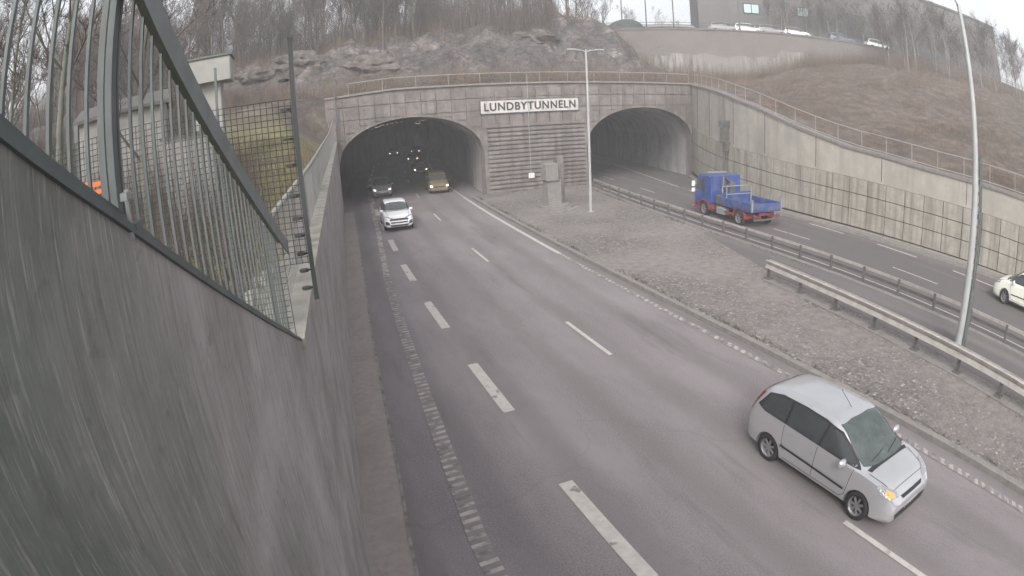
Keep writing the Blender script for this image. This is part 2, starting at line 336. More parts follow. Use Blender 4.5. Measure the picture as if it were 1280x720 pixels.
def hill_mat():
    m = bpy.data.materials.new('hillside_cover'); m.use_nodes = True
    nt = m.node_tree; b = nt.nodes['Principled BSDF']; b.inputs['Roughness'].default_value = 0.97
    tc = nt.nodes.new('ShaderNodeTexCoord'); geo = nt.nodes.new('ShaderNodeNewGeometry')
    def nz(scale, detail=8):
        n = nt.nodes.new('ShaderNodeTexNoise'); n.inputs['Scale'].default_value = scale; n.inputs['Detail'].default_value = detail
        n.inputs['Roughness'].default_value = 0.7
        lk(nt, tc.outputs['Object'], n.inputs['Vector']); return n
    def ramp(src, stops):
        r = nt.nodes.new('ShaderNodeValToRGB'); e = r.color_ramp.elements
        e[0].position, e[0].color = stops[0][0], (*stops[0][1], 1); e[1].position, e[1].color = stops[-1][0], (*stops[-1][1], 1)
        for p, c in stops[1:-1]: e.new(p).color = (*c, 1)
        lk(nt, src, r.inputs[0]); return r
    grass = ramp(nz(0.9).outputs['Fac'], [(0.32, (0.04, 0.032, 0.027)), (0.44, (0.095, 0.075, 0.063)), (0.56, (0.15, 0.118, 0.095)), (0.68, (0.25, 0.195, 0.15))])
    rock = ramp(nz(0.55, 10).outputs['Fac'], [(0.34, (0.03, 0.029, 0.03)), (0.47, (0.085, 0.078, 0.078)), (0.58, (0.135, 0.12, 0.113)), (0.70, (0.30, 0.275, 0.26))])
    garden = ramp(nz(0.35).outputs['Fac'], [(0.35, (0.16, 0.155, 0.062)), (0.55, (0.25, 0.235, 0.09)), (0.7, (0.33, 0.29, 0.12))])
    # fracture lines in the rock
    vo = nt.nodes.new('ShaderNodeTexVoronoi'); vo.feature = 'DISTANCE_TO_EDGE'; vo.inputs['Scale'].default_value = .75
    mpv = nt.nodes.new('ShaderNodeMapping'); mpv.inputs['Scale'].default_value = (1, 1, 2.6); mpv.inputs['Rotation'].default_value = (0, .35, 0)
    nw = nz(1.1, 5); va = nt.nodes.new('ShaderNodeVectorMath'); va.operation = 'MULTIPLY_ADD'; va.inputs[1].default_value = (.8, .8, .8)
    lk(nt, nw.outputs['Color'], va.inputs[0]); lk(nt, tc.outputs['Object'], va.inputs[2]); lk(nt, va.outputs[0], mpv.inputs[0]); lk(nt, mpv.outputs[0], vo.inputs['Vector'])
    ckr = nt.nodes.new('ShaderNodeMapRange'); ckr.inputs['From Max'].default_value = .07; lk(nt, vo.outputs['Distance'], ckr.inputs['Value'])
    rockc = nt.nodes.new('ShaderNodeMix'); rockc.data_type = 'RGBA'; rockc.inputs['A'].default_value = (.025, .023, .023, 1)
    lk(nt, ckr.outputs[0], rockc.inputs['Factor']); lk(nt, rock.outputs[0], rockc.inputs['B'])
    big = nz(.22, 6); mb_ = nt.nodes.new('ShaderNodeMapRange'); mb_.inputs['From Min'].default_value = .42; mb_.inputs['From Max'].default_value = .62; mb_.inputs['To Max'].default_value = .6
    lk(nt, big.outputs['Fac'], mb_.inputs['Value'])
    gmix = nt.nodes.new('ShaderNodeMix'); gmix.data_type = 'RGBA'; lk(nt, mb_.outputs[0], gmix.inputs['Factor']); lk(nt, grass.outputs[0], gmix.inputs['A']); gmix.inputs['B'].default_value = (.075, .062, .048, 1)
    # vertex colour: red = rock share, green = garden grass share
    at = nt.nodes.new('ShaderNodeAttribute'); at.attribute_name = 'cover'
    sp = nt.nodes.new('ShaderNodeSeparateColor'); lk(nt, at.outputs['Color'], sp.inputs[0])
    nr = nz(0.3)
    ad = nt.nodes.new('ShaderNodeMath'); ad.operation = 'MULTIPLY_ADD'; ad.inputs[1].default_value = 1.6; lk(nt, nr.outputs['Fac'], ad.inputs[0])
    sb = nt.nodes.new('ShaderNodeMath'); sb.operation = 'SUBTRACT'; lk(nt, sp.outputs[0], sb.inputs[0]); sb.inputs[1].default_value = 1.28
    lk(nt, sb.outputs[0], ad.inputs[2])
    mr = nt.nodes.new('ShaderNodeMapRange'); mr.inputs['From Min'].default_value = -0.08; mr.inputs['From Max'].default_value = 0.08
    lk(nt, ad.outputs[0], mr.inputs['Value'])
    m1 = nt.nodes.new('ShaderNodeMix'); m1.data_type = 'RGBA'
    lk(nt, mr.outputs[0], m1.inputs['Factor']); lk(nt, gmix.outputs['Result'], m1.inputs['A']); lk(nt, rockc.outputs['Result'], m1.inputs['B'])
    m2 = nt.nodes.new('ShaderNodeMix'); m2.data_type = 'RGBA'
    lk(nt, sp.outputs[1], m2.inputs['Factor']); lk(nt, m1.outputs['Result'], m2.inputs['A']); lk(nt, garden.outputs[0], m2.inputs['B'])
    lk(nt, m2.outputs['Result'], b.inputs['Base Color'])
    bp = nt.nodes.new('ShaderNodeBump'); bp.inputs['Strength'].default_value = 0.7; bp.inputs['Distance'].default_value = 0.35
    lk(nt, nz(1.6, 10).outputs['Fac'], bp.inputs['Height']); lk(nt, bp.outputs[0], b.inputs['Normal'])
    return m
m_hill = hill_mat()

# ------------------------------------------------------------------ mesh builder
class MB:
    def __init__(s): s.v, s.f, s.mi, s.uv = [], [], [], None
    def add(s, vs, fs, mi=0):
        o = len(s.v); s.v += [tuple(v) for v in vs]
        for f in fs: s.f.append(tuple(i + o for i in f)); s.mi.append(mi)
    def box(s, c, d, rz=0, mi=0, mtx=None):
        x, y, z = d[0] / 2, d[1] / 2, d[2] / 2
        vs = [Vector(p) for p in ((-x, -y, -z), (x, -y, -z), (x, y, -z), (-x, y, -z), (-x, -y, z), (x, -y, z), (x, y, z), (-x, y, z))]
        if mtx is not None: vs = [mtx @ v for v in vs]
        elif rz: vs = [Matrix.Rotation(rz, 3, 'Z') @ v for v in vs]
        vs = [v + Vector(c) for v in vs]
        s.add(vs, [(0, 3, 2, 1), (4, 5, 6, 7), (0, 1, 5, 4), (1, 2, 6, 5), (2, 3, 7, 6), (3, 0, 4, 7)], mi); return s
    def cbox(s, c, d, ch=0.02, rz=0, mi=0):
        """box with chamfered vertical and top edges"""
        x, y, z = d[0] / 2, d[1] / 2, d[2] / 2; ch = min(ch, x * .9, y * .9)
        def ring(x, y, zz, k): return [(-x + k, -y, zz), (x - k, -y, zz), (x, -y + k, zz), (x, y - k, zz), (x - k, y, zz), (-x + k, y, zz), (-x, y - k, zz), (-x, -y + k, zz)]
        vs = ring(x, y, -z, ch) + ring(x, y, z - ch, ch) + ring(x - ch, y - ch, z, ch * .5)
        vs = [Matrix.Rotation(rz, 3, 'Z') @ Vector(v) + Vector(c) for v in vs]
        fs = [tuple(range(7, -1, -1)), tuple(range(16, 24))]
        for k in (0, 8):
            for i in range(8): j = (i + 1) % 8; fs.append((k + i, k + j, k + 8 + j, k + 8 + i))
        s.add(vs, fs, mi); return s
    def tube(s, pts, r, n=6, mi=0, caps=True):
        pts = [Vector(p) for p in pts]; rs = r if isinstance(r, (list, tuple)) else [r] * len(pts)
        o = len(s.v); prev = None
        for i, p in enumerate(pts):
            d = (pts[min(i + 1, len(pts) - 1)] - pts[max(i - 1, 0)])
            if d.length < 1e-9: d = Vector((0, 0, 1))
            d.normalize()
            a = prev if prev is not None else (Vector((0, 0, 1)) if abs(d.z) < 0.9 else Vector((1, 0, 0)))
            u = (a - d * a.dot(d))
            if u.length < 1e-6: u = Vector((1, 0, 0)) - d * d.x
            u.normalize(); prev = u; w = d.cross(u)
            for k in range(n):
                t = 2 * pi * k / n
                s.v.append(tuple(p + (u * cos(t) + w * sin(t)) * rs[i]))
        for i in range(len(pts) - 1):
            for k in range(n):
                k2 = (k + 1) % n
                s.f.append((o + i * n + k, o + i * n + k2, o + (i + 1) * n + k2, o + (i + 1) * n + k)); s.mi.append(mi)
        if caps and n > 2:
            s.f.append(tuple(o + k for k in range(n - 1, -1, -1))); s.mi.append(mi)
            e = o + (len(pts) - 1) * n; s.f.append(tuple(e + k for k in range(n))); s.mi.append(mi)
        return s
    def strip(s, rows, mi=0, close=False):
        """rows: list of equal-length lists of points -> quads between consecutive rows"""
        o = len(s.v); n = len(rows[0])
        for r in rows: s.v += [tuple(p) for p in r]
        for i in range(len(rows) - 1):
            for k in range(n - (0 if close else 1)):
                k2 = (k + 1) % n
                s.f.append((o + i * n + k, o + i * n + k2, o + (i + 1) * n + k2, o + (i + 1) * n + k)); s.mi.append(mi)
        return s
    def cyl(s, c, r, h, n=16, axis='Z', mi=0, r2=None):
        c = Vector(c); ax = {'X': Vector((1, 0, 0)), 'Y': Vector((0, 1, 0)), 'Z': Vector((0, 0, 1))}[axis]
        return s.tube([c - ax * h / 2, c + ax * h / 2], [r, r if r2 is None else r2], n, mi)
    def build(s, name, mats, parent=None, smooth=False, loc=None, rz=0, uv=None):
        me = bpy.data.meshes.new(name)
        me.from_pydata(s.v, [], s.f)
        for m in (mats if isinstance(mats, (list, tuple)) else [mats]): me.materials.append(m)
        if any(s.mi): me.polygons.foreach_set('material_index', s.mi)
        if uv is not None:
            ul = me.uv_layers.new(name='UVMap')
            li = np.empty(len(me.loops), dtype=np.int32); me.loops.foreach_get('vertex_index', li)
            ul.data.foreach_set('uv', np.array(uv, dtype=np.float32)[li].ravel())
        bm = bmesh.new(); bm.from_mesh(me)
        bmesh.ops.recalc_face_normals(bm, faces=bm.faces)
        bm.to_mesh(me); bm.free()
        if smooth: me.polygons.foreach_set('use_smooth', [True] * len(me.polygons))
        me.update()
        o = bpy.data.objects.new(name, me); C.objects.link(o)
        if loc is not None: o.location = loc
        if rz: o.rotation_euler = (0, 0, rz)
        if parent is not None: o.parent = parent
        return o

def thing(name, label, cat, loc=(0, 0, 0), rz=0, group=None):
    o = bpy.data.objects.new(name, None); C.objects.link(o)
    o.location = loc; o.rotation_euler = (0, 0, rz); o.empty_display_size = 0.3
    return tag(o, label, cat, group)
def tag(o, label, cat, group=None, kind=None):
    o['label'] = label; o['category'] = cat
    if group: o['group'] = group
    if kind: o['kind'] = kind
    return o
def struct(o): o['kind'] = 'structure'; return o
def copy_tree(o, parent=None):
    c = o.copy(); C.objects.link(c)
    if parent is not None: c.parent = parent; c.matrix_parent_inverse = o.matrix_parent_inverse.copy()
    for ch in o.children: copy_tree(ch, c)
    return c
def place(o, loc, rz=0, label=None, scale=None):
    o.location = loc; o.rotation_euler = (0, 0, rz)
    if label: o['label'] = label
    if scale: o.scale = (scale,) * 3 if not isinstance(scale, tuple) else scale
    return o

def interp(pts):
    xs = [p[0] for p in pts]; ys = [p[1] for p in pts]
    def f(y):
        if y <= xs[0]: k = (ys[1] - ys[0]) / (xs[1] - xs[0]); return ys[0] + k * (y - xs[0]) * 0.6
        if y >= xs[-1]: k = (ys[-1] - ys[-2]) / (xs[-1] - xs[-2]); return ys[-1] + k * (y - xs[-1])
        return float(np.interp(y, xs, ys))
    return f

# ------------------------------------------------------------------ plan of the place (metres; y along the road, camera over the origin)
PY = 45.3                                                     # tunnel portal face
CV = 0.00136
def wallL(y): return -0.6 + 0.108 * y
def curve(y): return CV * y * y
def lane3(y): return 7.86 + curve(y)                          # thin lane line
def lane4(y): return 11.35 + curve(y)                         # line along the median
lane2 = interp([(-20, 3.9), (8.4, 4.03), (14.5, 4.23), (20.7, 4.5), (26.9, 4.89), (32.75, 5.41), (45, 6.55), (60, 8.2), (88, 13.4), (130, 26.0)])
lane1 = interp([(-20, 1.2), (7.4, 2.09), (10, 2.36), (13.4, 2.69), (19.2, 3.28), (25.2, 3.93), (35.8, 5.37), (45.2, 6.5)])
lane0 = interp([(-20, -1.5), (7.25, .9), (9.85, 1.25), (13.9, 1.68), (18.9, 2.18), (25.8, 3.0), (45, 5.0)])
railA = interp([(4.2, 20.19), (9.3, 20.4), (13.24, 20.73), (19.3, 21.25), (24.9, 21.75), (28.9, 22.35), (33.5, 23.1), (37.75, 23.9), (43.4, 25.1)])
railB = interp([(0, 15.25), (4.07, 15.68), (7.93, 16.1), (11.97, 16.68), (15.38, 17.22)])
_wr = [(-60, 34.5), (-20, 31.8), (0, 30.5), (9, 29.8), (14, 29.45), (18, 29.4), (23, 29.5), (27.5, 29.9), (31.5, 30.8), (35, 31.95), (38.5, 33.5), (42, 35.35), (45.3, 37.4)]
wallR = interp(_wr)
copR = interp([(-60, 3.6), (0, 4.4), (14.8, 4.6), (20.8, 5.03), (24.7, 5.76), (29.1, 6.86), (35, 8.0), (40, 8.6), (45.3, 9.0)])
def copL(y): return 5.06 + (y - 5) * 0.012
def nearTop(y): return float(np.interp(y, [-3, .5, .86, 1.5, 2.8, 3.64, 5.02], [7.6, 7.12, 6.99, 6.72, 6.1, 5.7, 5.06]))

# ------------------------------------------------------------------ terrain
F0, F1 = Vector((40.0, 63.0)), Vector((79.0, 36.0))           # line of the far street wall
Fd = (F1 - F0).normalized(); Fn = Vector((-Fd.y, Fd.x))       # Fn points away from the camera
def ridge(x): return float(np.interp(x, [-60, -20, -4, 11, 19, 27, 32, 39.5, 46], [13, 12.6, 13.2, 14.2, 15.6, 16.4, 17.0, 15.9, 16.3]))
def sm(t): t = min(1, max(0, t)); return t * t * (3 - 2 * t)
def fbase(t):   # ground height at the foot of the far wall, t metres along it
    return float(np.interp(t, [-10, 0, 8, 16, 22, 27, 33, 47, 90], [11.5, 11.0, 10.0, 10.0, 12.0, 13.2, 14.2, 14.9, 16.0]))
def nz(x, y, z=0.0, o=4): return noise.fractal(Vector((x, y, z)), 1.0, 2.0, o)
def hgt(x, y):
    n = nz(x * 0.13, y * 0.13) * 0.5 + nz(x * .5, y * .5, 3) * 0.16
    p = Vector((x, y)) - F0
    t = p.dot(Fd); s = p.dot(Fn)
    far = sm((x - 30) / 12) if y > 46 else 1.0
    # right side
    wr = wallR(min(y, PY)); cr = copR(min(y, PY))
    if x > wr - .5 or (y > PY and x > 24):
        if s > 1.2 and t > -3: hr = 16.2 + max(0, s - 14) * 0.06 + n * 0.2 * min(1, s / 20)
        else:
            d = max(0.0, (x - wr) if y < PY else max((x - 37.4), 0) + (y - PY))
            ft = fbase(t)
            w = sm(d / (d + max(0.3, -s)))
            w = 0.5 * w + 0.5 * d / (d + max(0.3, -s))
            hr = (cr - 0.12) * (1 - w) + ft * w + n * min(1, d / 4) * 0.8
    else: hr = None
    # left and back
    if y < PY:
        dl = max(0.0, wallL(y) - x)
        b = 4.86 + 0.9 * sm((y - 8) / 18) + 3.1 * sm((y - 24) / 21)
        b = min(b, copL(y) - 0.15 + 3.3 * sm((dl) / 5))
        b += 0.045 * max(0, dl - 8) + n * min(1, dl / 5) * 0.7
        if dl > 25: b += (dl - 25) * 0.12
        hl = b
    else:
        r = ridge(x)
        q = sm((y - 50.5 + nz(x * .12, 7) * 3) / 11)
        base = 8.85 + (y - PY) * 0.12
        hl = base * (1 - q) + r * q + max(0, y - 64) * 0.05
        rg = 1 - abs(nz(x * .16 + y * .1, y * .22, 9, 5)) * 2.2
        rk = (nz(x * .22, y * .3, 9, 5) * 1.8 + rg * .9 + nz(x * .7, y * .9, 4, 3) * .5) * max(0, 1 - abs(y - 56) / 9)
        hl += rk + n * min(1, (y - PY) / 3)
    if hr is None: return hl
    if y < PY: return hr
    k = sm((x - 34) / 12)
    if s > 1.2 and t > -3: k = sm((t + 3) / 6)
    return hl * (1 - k) + hr * k
def cover(x, y, z):
    rock = 0.12
    if y > 47 and x < 44: rock = max(rock, 1.0 - abs(y - 56.5) / 14) * (1 - sm((x - 38) / 8)) + 0.0
    g = 0.0
    if y < 50 and x < 8: g = sm((wallL(y) + 1.5 - x) / 1.5) * (1 - sm((y - 27) / 14)) * 0.9
    return (max(0, min(1, rock)), g, 0, 1)

def sheet(mb, cols, cv, us, ys, xf):
    o = len(mb.v); n = len(us)
    for y in ys:
        for u in us:
            x, yy = xf(u, y); z = hgt(x, yy)
            mb.v.append((x, yy, z)); cv.append(cover(x, yy, z))
    for j in range(len(ys) - 1):
        for i in range(n - 1):
            a = o + j * n + i; mb.f.append((a, a + 1, a + n + 1, a + n)); mb.mi.append(0)
tm = MB(); cv = []
grow = lambda n, a, k: [a * ((1 + k) ** i - 1) / k for i in range(n)]
usl = [-u for u in grow(62, 0.35, 0.06)][::-1]
usr = grow(75, 0.3, 0.05)
ysn = list(np.arange(-60, 0, 4.0)) + list(np.arange(0, PY + .1, 0.9)) + [PY + .4]
sheet(tm, None, cv, usl, ysn, lambda u, y: (wallL(y) - .42 + u, y))
sheet(tm, None, cv, usr, ysn, lambda u, y: (wallR(min(y, PY)) + .42 + u, y))
xb = [-260, -180, -130, -100, -80, -66, -56, -48, -42, -36, -31, -27] + list(np.arange(-24, 46, 0.5)) + list(np.arange(46, 105, 0.9)) + [110, 118, 130, 150, 180, 240, 320]
yb = [PY + .35] + list(np.arange(46, 66, 0.45)) + list(np.arange(66, 72, .8)) + list(np.arange(72, 110, 2.0)) + [115, 122, 132, 150, 180, 220, 300]
sheet(tm, None, cv, xb, yb, lambda u, y: (u, y))
hill = tm.build('hillside', m_hill, smooth=True); struct(hill)
ca = hill.data.color_attributes.new('cover', 'FLOAT_COLOR', 'POINT')
ca.data.foreach_set('color', np.array(cv, dtype=np.float32).ravel())

def ribbon(mb, uvs, fa, fb, y0, y1, z, step=1.0, z2=None, nx=1):
    ys = list(np.arange(y0, y1, step)) + [y1]
    o = len(mb.v)
    for y in ys:
        a, b = fa(y), fb(y)
        for k in range(nx + 1):
            t = k / nx; x = a + (b - a) * t
            mb.v.append((x, y, z if z2 is None else z + (z2 - z) * t)); uvs.append((x - curve(y), y))
    n = nx + 1
    for i in range(len(ys) - 1):
        for k in range(nx):
            q = o + i * n + k; mb.f.append((q, q + 1, q + n + 1, q + n)); mb.mi.append(0)

# base ground under everything in the cutting, out to the horizon behind the camera
g = MB(); g.add([(-700, -900, -1.0), (900, -900, -1.0), (900, 900, -1.0), (-700, 900, -1.0)], [(0, 1, 2, 3)])
struct(g.build('ground', m_shoulder))
mb, uv = MB(), []
ribbon(mb, uv, lambda y: wallL(min(y, PY)) + curve(max(y, PY)) - curve(PY) - .2, lambda y: lane4(y) + (.55 if y < 46 else 3.0), -60, 150, 0.0, 2)
struct(mb.build('road_out_of_tunnel', m_asph, uv=uv))
mb, uv = MB(), []
ribbon(mb, uv, lambda y: railA(min(y, 43.4)) - .15 + max(0, y - 43.4) * .23, lambda y: (wallR(y) if y < PY else 37.4 + (y - PY) * .25) + .2, -60, 150, 0.0, 2)
struct(mb.build('road_into_tunnel', m_asph2, uv=uv))
mb, uv = MB(), []
ribbon(mb, uv, lambda y: wallL(y) - .1, lambda y: lane0(y), -40, PY, 0.008, 1)
struct(mb.build('gutter', m_shoulder, uv=uv))
mb, uv = MB(), []
ribbon(mb, uv, lambda y: lane0(y) - .03, lambda y: lane0(y) + .035, -40, 30, 0.014, 1)
struct(mb.build('gutter_edge_line', m_paintworn, uv=uv))
# median: kerb, setts, dark service strip
MZ = 0.13
mb, uv = MB(), []
ribbon(mb, uv, lambda y: lane4(y) + .72, lambda y: min(railA(y) - .45, 99) if y < 20 else railA(y) - .45, -40, PY - .1, MZ, 1, nx=4)
struct(mb.build('median_paving', m_cobble, uv=uv))
k = MB()
for fx, w in ((lambda y: lane4(y) + .50, .22), (lambda y: railA(y) - .45, .30)):
    y = -40.0
    while y < PY - 1:
        y2 = min(y + 1.0, PY - .05)
        a, b = fx(y), fx(y2)
        g_ = 0.008
        vs = [(a, y + g_, -.1), (a + w, y + g_, -.1), (b + w, y2, -.1), (b, y2, -.1), (a, y + g_, MZ + .015), (a + w, y + g_, MZ + .015), (b + w, y2, MZ + .015), (b, y2, MZ + .015)]
        k.add(vs, [(0, 3, 2, 1), (4, 5, 6, 7), (0, 1, 5, 4), (1, 2, 6, 5), (2, 3, 7, 6), (3, 0, 4, 7)]); y = y2
struct(k.build('median_kerb', m_kerb))
mb, uv = MB(), []
ribbon(mb, uv, lambda y: railB(y) + .55 if y < 16 else railB(16) + .55 + (y - 16) * .35, lambda y: railA(y) - .455, -40, 24.0, MZ + .006, 1)
struct(mb.build('service_strip', m_asph2, uv=uv))

# painted markings
pm = MB()
def dash(fx, w, y0, y1, z=0.012, mb=pm, n=4):
    rows = []
    for i in range(n + 1):
        y = y0 + (y1 - y0) * i / n; rows.append([(fx(y) - w / 2, y, z), (fx(y) + w / 2, y, z)])
    mb.strip(rows)
for k_ in range(-3, 15):                                       # wide dashes between the on-ramp lane and the through lane
    dash(lambda y: lane2(y) + .15, .30, 5.35 + 6.13 * k_, 8.36 + 6.13 * k_)
for k_ in range(-3, 12):
    dash(lane3, .13, 1.35 + 11.8 * k_, 4.36 + 11.8 * k_)
dash(lane4, .22, 24.5, 46.0, n=30)
dash(lane4, .12, 46.0, 140.0, n=60)
struct(pm.build('lane_markings', m_paint))
pl_ = MB()
dash(lambda y: lane1(y), .28, 25.2, 60.0, mb=pl_, n=30)
struct(pl_.build('edge_line', m_paintdull))
rb = MB(); y = -15.0
while y < 25.2:
    x = lane1(y); rb.add([(x - .17, y, .013), (x + .17, y + .02, .013), (x + .17, y + .12, .013), (x - .17, y + .10, .013)], [(0, 1, 2, 3)]); y += .23
struct(rb.build('rumble_strip', m_paintdull))
bl = MB(); dash(lane1, .34, -15, 25.2, z=.009, mb=bl, n=80); dash(lane4, .22, -12, 24.4, z=.009, mb=bl, n=80); struct(bl.build('edge_line', mat('edge_line_worn', (0.235, 0.208, 0.205), 0.85, scale=5, var=.25)))
rb = MB(); y = -12.0
while y < 24.4:
    x = lane4(y); rb.add([(x - .10, y - .08, .013), (x + .10, y + .06, .013), (x + .10, y + .22, .013), (x - .10, y + .08, .013)], [(0, 1, 2, 3)]); y += .31
struct(rb.build('rumble_strip', m_paintdull))
pr = MB()
edgeR = interp([(0, 27.5), (9.8, 27.7), (12.4, 27.8), (15.1, 28.0), (20.7, 28.5), (23.8, 28.85), (31, 29.6), (38.5, 31.0), (47, 33.6)])
for k_ in range(-4, 6): dash(edgeR, .18, 11.6 + 5.7 * k_ - 2.8, 11.6 + 5.7 * k_ + .2, mb=pr)
dash(edgeR, .16, 38.0, 60.0, mb=pr)
midR = lambda y: 24.5 + (railA(y) - railA(12)) * .95
for k_ in range(-3, 5): dash(midR, .12, 11.2 + 9 * k_, 14.2 + 9 * k_, mb=pr)
dash(lambda y: railA(y) + .75, .1, -10, 43, mb=pr, n=40)
struct(pr.build('lane_markings', m_paint))

# ------------------------------------------------------------------ left retaining wall
WD = Vector((0.108, 1.0, 0)).normalized(); WN = Vector((WD.y, -WD.x, 0))   # WN points over the road
def onL(y, off, z): return (wallL(y) + off, y, z)             # off < 0 = behind the face
tw = thing('retaining_wall', 'tall dark streaked concrete retaining wall with sloping top beside the shoulder', 'wall', (0, 0, 0))
mb = MB()
ys = list(np.arange(-40, 0, 4)) + list(np.arange(0, 5.0, .4)) + [5.02]
mb.strip([[onL(y, 0, -.3), onL(y, 0, nearTop(y)), onL(y, -.42, nearTop(y)), onL(y, -.42, -.3)] for y in ys], close=True)
mb.add([onL(5.02, 0, -.3), onL(5.02, 0, 5.06), onL(5.02, -.42, 5.06), onL(5.02, -.42, -.3)], [(0, 1, 2, 3)])
ys = [5.02] + list(np.arange(6, PY, 2)) + [PY + .3]
mb.strip([[onL(y, 0, -.3), onL(y, 0, copL(y) - .1), onL(y, -.42, copL(y) - .1), onL(y, -.42, -.3)] for y in ys], close=True)
mb.build('wall', m_near, tw)
# thin light edge where the near part's sloping top shows
mb = MB()
ys = list(np.arange(0.2, 5.0, .3)) + [5.02]
mb.strip([[onL(y, .012, nearTop(y) - .012), onL(y, .012, nearTop(y) + .012), onL(y, -.43, nearTop(y) + .012), onL(y, -.43, nearTop(y) - .012)] for y in ys], close=True)
mb.build('top_edge', m_galvd, tw)
mb = MB(); y = 5.04
while y < PY:
    y2 = min(y + 2.4, PY + .1)
    mb.strip([[onL(q, .03, copL(q) - .1), onL(q, .03, copL(q)), onL(q, -.45, copL(q) + .012), onL(q, -.45, copL(q) - .1)] for q in (y, y2 - .012)], close=True)
    mb.add([onL(y, .03, copL(y) - .1), onL(y, .03, copL(y)), onL(y, -.45, copL(y) + .012), onL(y, -.45, copL(y) - .1)], [(0, 1, 2, 3)])
    y = y2
mb.build('coping', m_coping, tw)

# palisade fence along the sloping top, right beside the camera
tf = thing('steel_fence', 'grey steel bar fence with sloping rails on the near top of the left wall', 'fence', (wallL(2), 2, 6))
def fpart(mb, name, m): return mb.build(name, m, tf, loc=(-tf.location.x, -tf.location.y, -tf.location.z))
railz = lambda y: nearTop(y) + .045
topz = lambda y: 7.37 - .45 * (y - 1.76)
mb = MB(); mb.strip([[onL(y, -.02 + a, railz(y) - .03 + b) for a, b in ((0, 0), (0, .035), (-.05, .035), (-.05, .028), (-.008, .028), (-.008, 0))] for y in np.arange(.3, 4.9, .2)], close=True)
fpart(mb, 'bottom_rail', m_galvd)
mb = MB(); mb.strip([[onL(y, 0.02 + a, topz(y) + b) for a, b in ((0, -.07), (0, .05), (-.085, .05), (-.085, .04), (-.009, .04), (-.009, -.07))] for y in (-1.0, 5.0)], close=True)
fpart(mb, 'top_rail', mat('fence_rail_steel', (0.20, 0.215, 0.212), 0.6, metal=.15, scale=5, var=.25))
yb_, kk = 0.34, 0
while yb_ < 4.75:
    w = .016
    mb = MB(); zb = nearTop(yb_) + .015; zt = topz(yb_) + .02 + (1.1 if yb_ < 1.7 else .0)
    mb.box((wallL(yb_) - .05, yb_, (zb + zt) / 2), (.010, w, zt - zb)); fpart(mb, 'bar', m_galvd)
    yb_ += .118; kk += 1
for y, w in ((1.60, .055),):
    mb = MB(); mb.box((wallL(y) - .07, y, (nearTop(y) + topz(y) + .5) / 2 - .1), (.05, w, topz(y) - nearTop(y) + .75))
    mb.box((wallL(y) - .05, y, nearTop(y) + .03), (.12, .10, .016))
    fpart(mb, 'post', m_galvd)
# white stub bracket on the wall edge
mb = MB(); mb.box((wallL(1.53) + .005, 1.53, 6.74), (.012, .014, .13)); mb.box((wallL(1.53) + .01, 1.5, 6.79), (.02, .05, .02))
tag(mb.build('bracket', m_galv), 'small pale steel bracket bolted to the sloping top of the left wall', 'bracket')

# welded mesh fence across the verge with its end post over the wall
tg = thing('mesh_fence', 'dark welded mesh fence crossing the verge behind the steel bars', 'fence', (-.1, 5.1, 5))
def gpart(mb, name, m, par=None): return mb.build(name, m, par or tg, loc=(.1, -5.1, -5))
mb = MB(); FY = 5.1; rr = .0032
for x in np.arange(-4.2, .13, .052): mb.tube([(x, FY, 4.9 if x < -.09 else 5.72), (x, FY, 7.13)], rr, 4, caps=False)
for z in np.arange(4.95, 7.14, .052): mb.tube([(-4.2, FY - .006, z), (-.1 if z < 5.71 else .125, FY - .006, z)], rr, 4, caps=False)
gpart(mb, 'mesh_panel', m_wire)
for x in (-4.2, -1.95):
    mb = MB(); mb.box((x, FY + .04, 6.1), (.05, .05, 2.4)); gpart(mb, 'post', m_galvd)
for x in (-.52,):
    mb = MB(); mb.box((x, FY + .04, 6.2), (.022, .03, 2.6)); gpart(mb, 'post', m_galvd)
mb = MB(); mb.box((.145, FY, 6.52), (.04, .045, 2.26)); mb.box((.145, FY, 7.66), (.05, .055, .02)); gpart(mb, 'end_post', m_wire)
for z in (5.5, 5.66, 5.81, 5.97, 6.12, 6.32, 6.58, 6.8, 7.05, 7.3):
    mb = MB(); rad = .042
    mb.cyl((.07, FY, z), rad, .022, 10); mb.box((.11, FY, z), (.05, .018, .012)); gpart(mb, 'spike_disc', m_wire)

# railing on the wall coping, with infill
tr = thing('railing', 'pale tube railing with dense infill along the left wall coping', 'railing', (wallL(20) - .2, 20, 5.2))
def rpart(mb, name, m): return mb.build(name, m, tr, loc=tuple(-v for v in tr.location))
rz_ = lambda y: 6.08 + max(0, y - 12) * .018 + max(0, y - 30) * .03
mb = MB(); mb.tube([onL(y, -.19, rz_(y)) for y in list(np.arange(5.3, PY, 2.5)) + [PY - .2]], .03, 8); rpart(mb, 'top_rail', m_rail)
mb = MB()
for y in np.arange(5.3, PY - .3, .11): mb.box((wallL(y) - .19, y, (copL(y) + rz_(y)) / 2), (.008, .022, rz_(y) - copL(y)))
mb.build('infill_bars', m_infill, tr, loc=tuple(-v for v in tr.location))['kind'] = 'stuff'
for y in np.arange(5.3, PY, 2.6):
    mb = MB(); mb.box((wallL(y) - .22, y, (copL(y) + rz_(y)) / 2), (.045, .045, rz_(y) - copL(y))); rpart(mb, 'post', m_galvd)

# tall corner pole at the portal end
mb = MB(); mb.tube([(4.36, 44.9, 5.4), (4.36, 44.9, 9.5)], .07, 8); mb.cyl((4.36, 44.9, 9.5), .085, .04, 8)
tag(mb.build('corner_post', m_galvd, smooth=False), 'slim dark post standing where the left railing meets the tunnel portal', 'post')

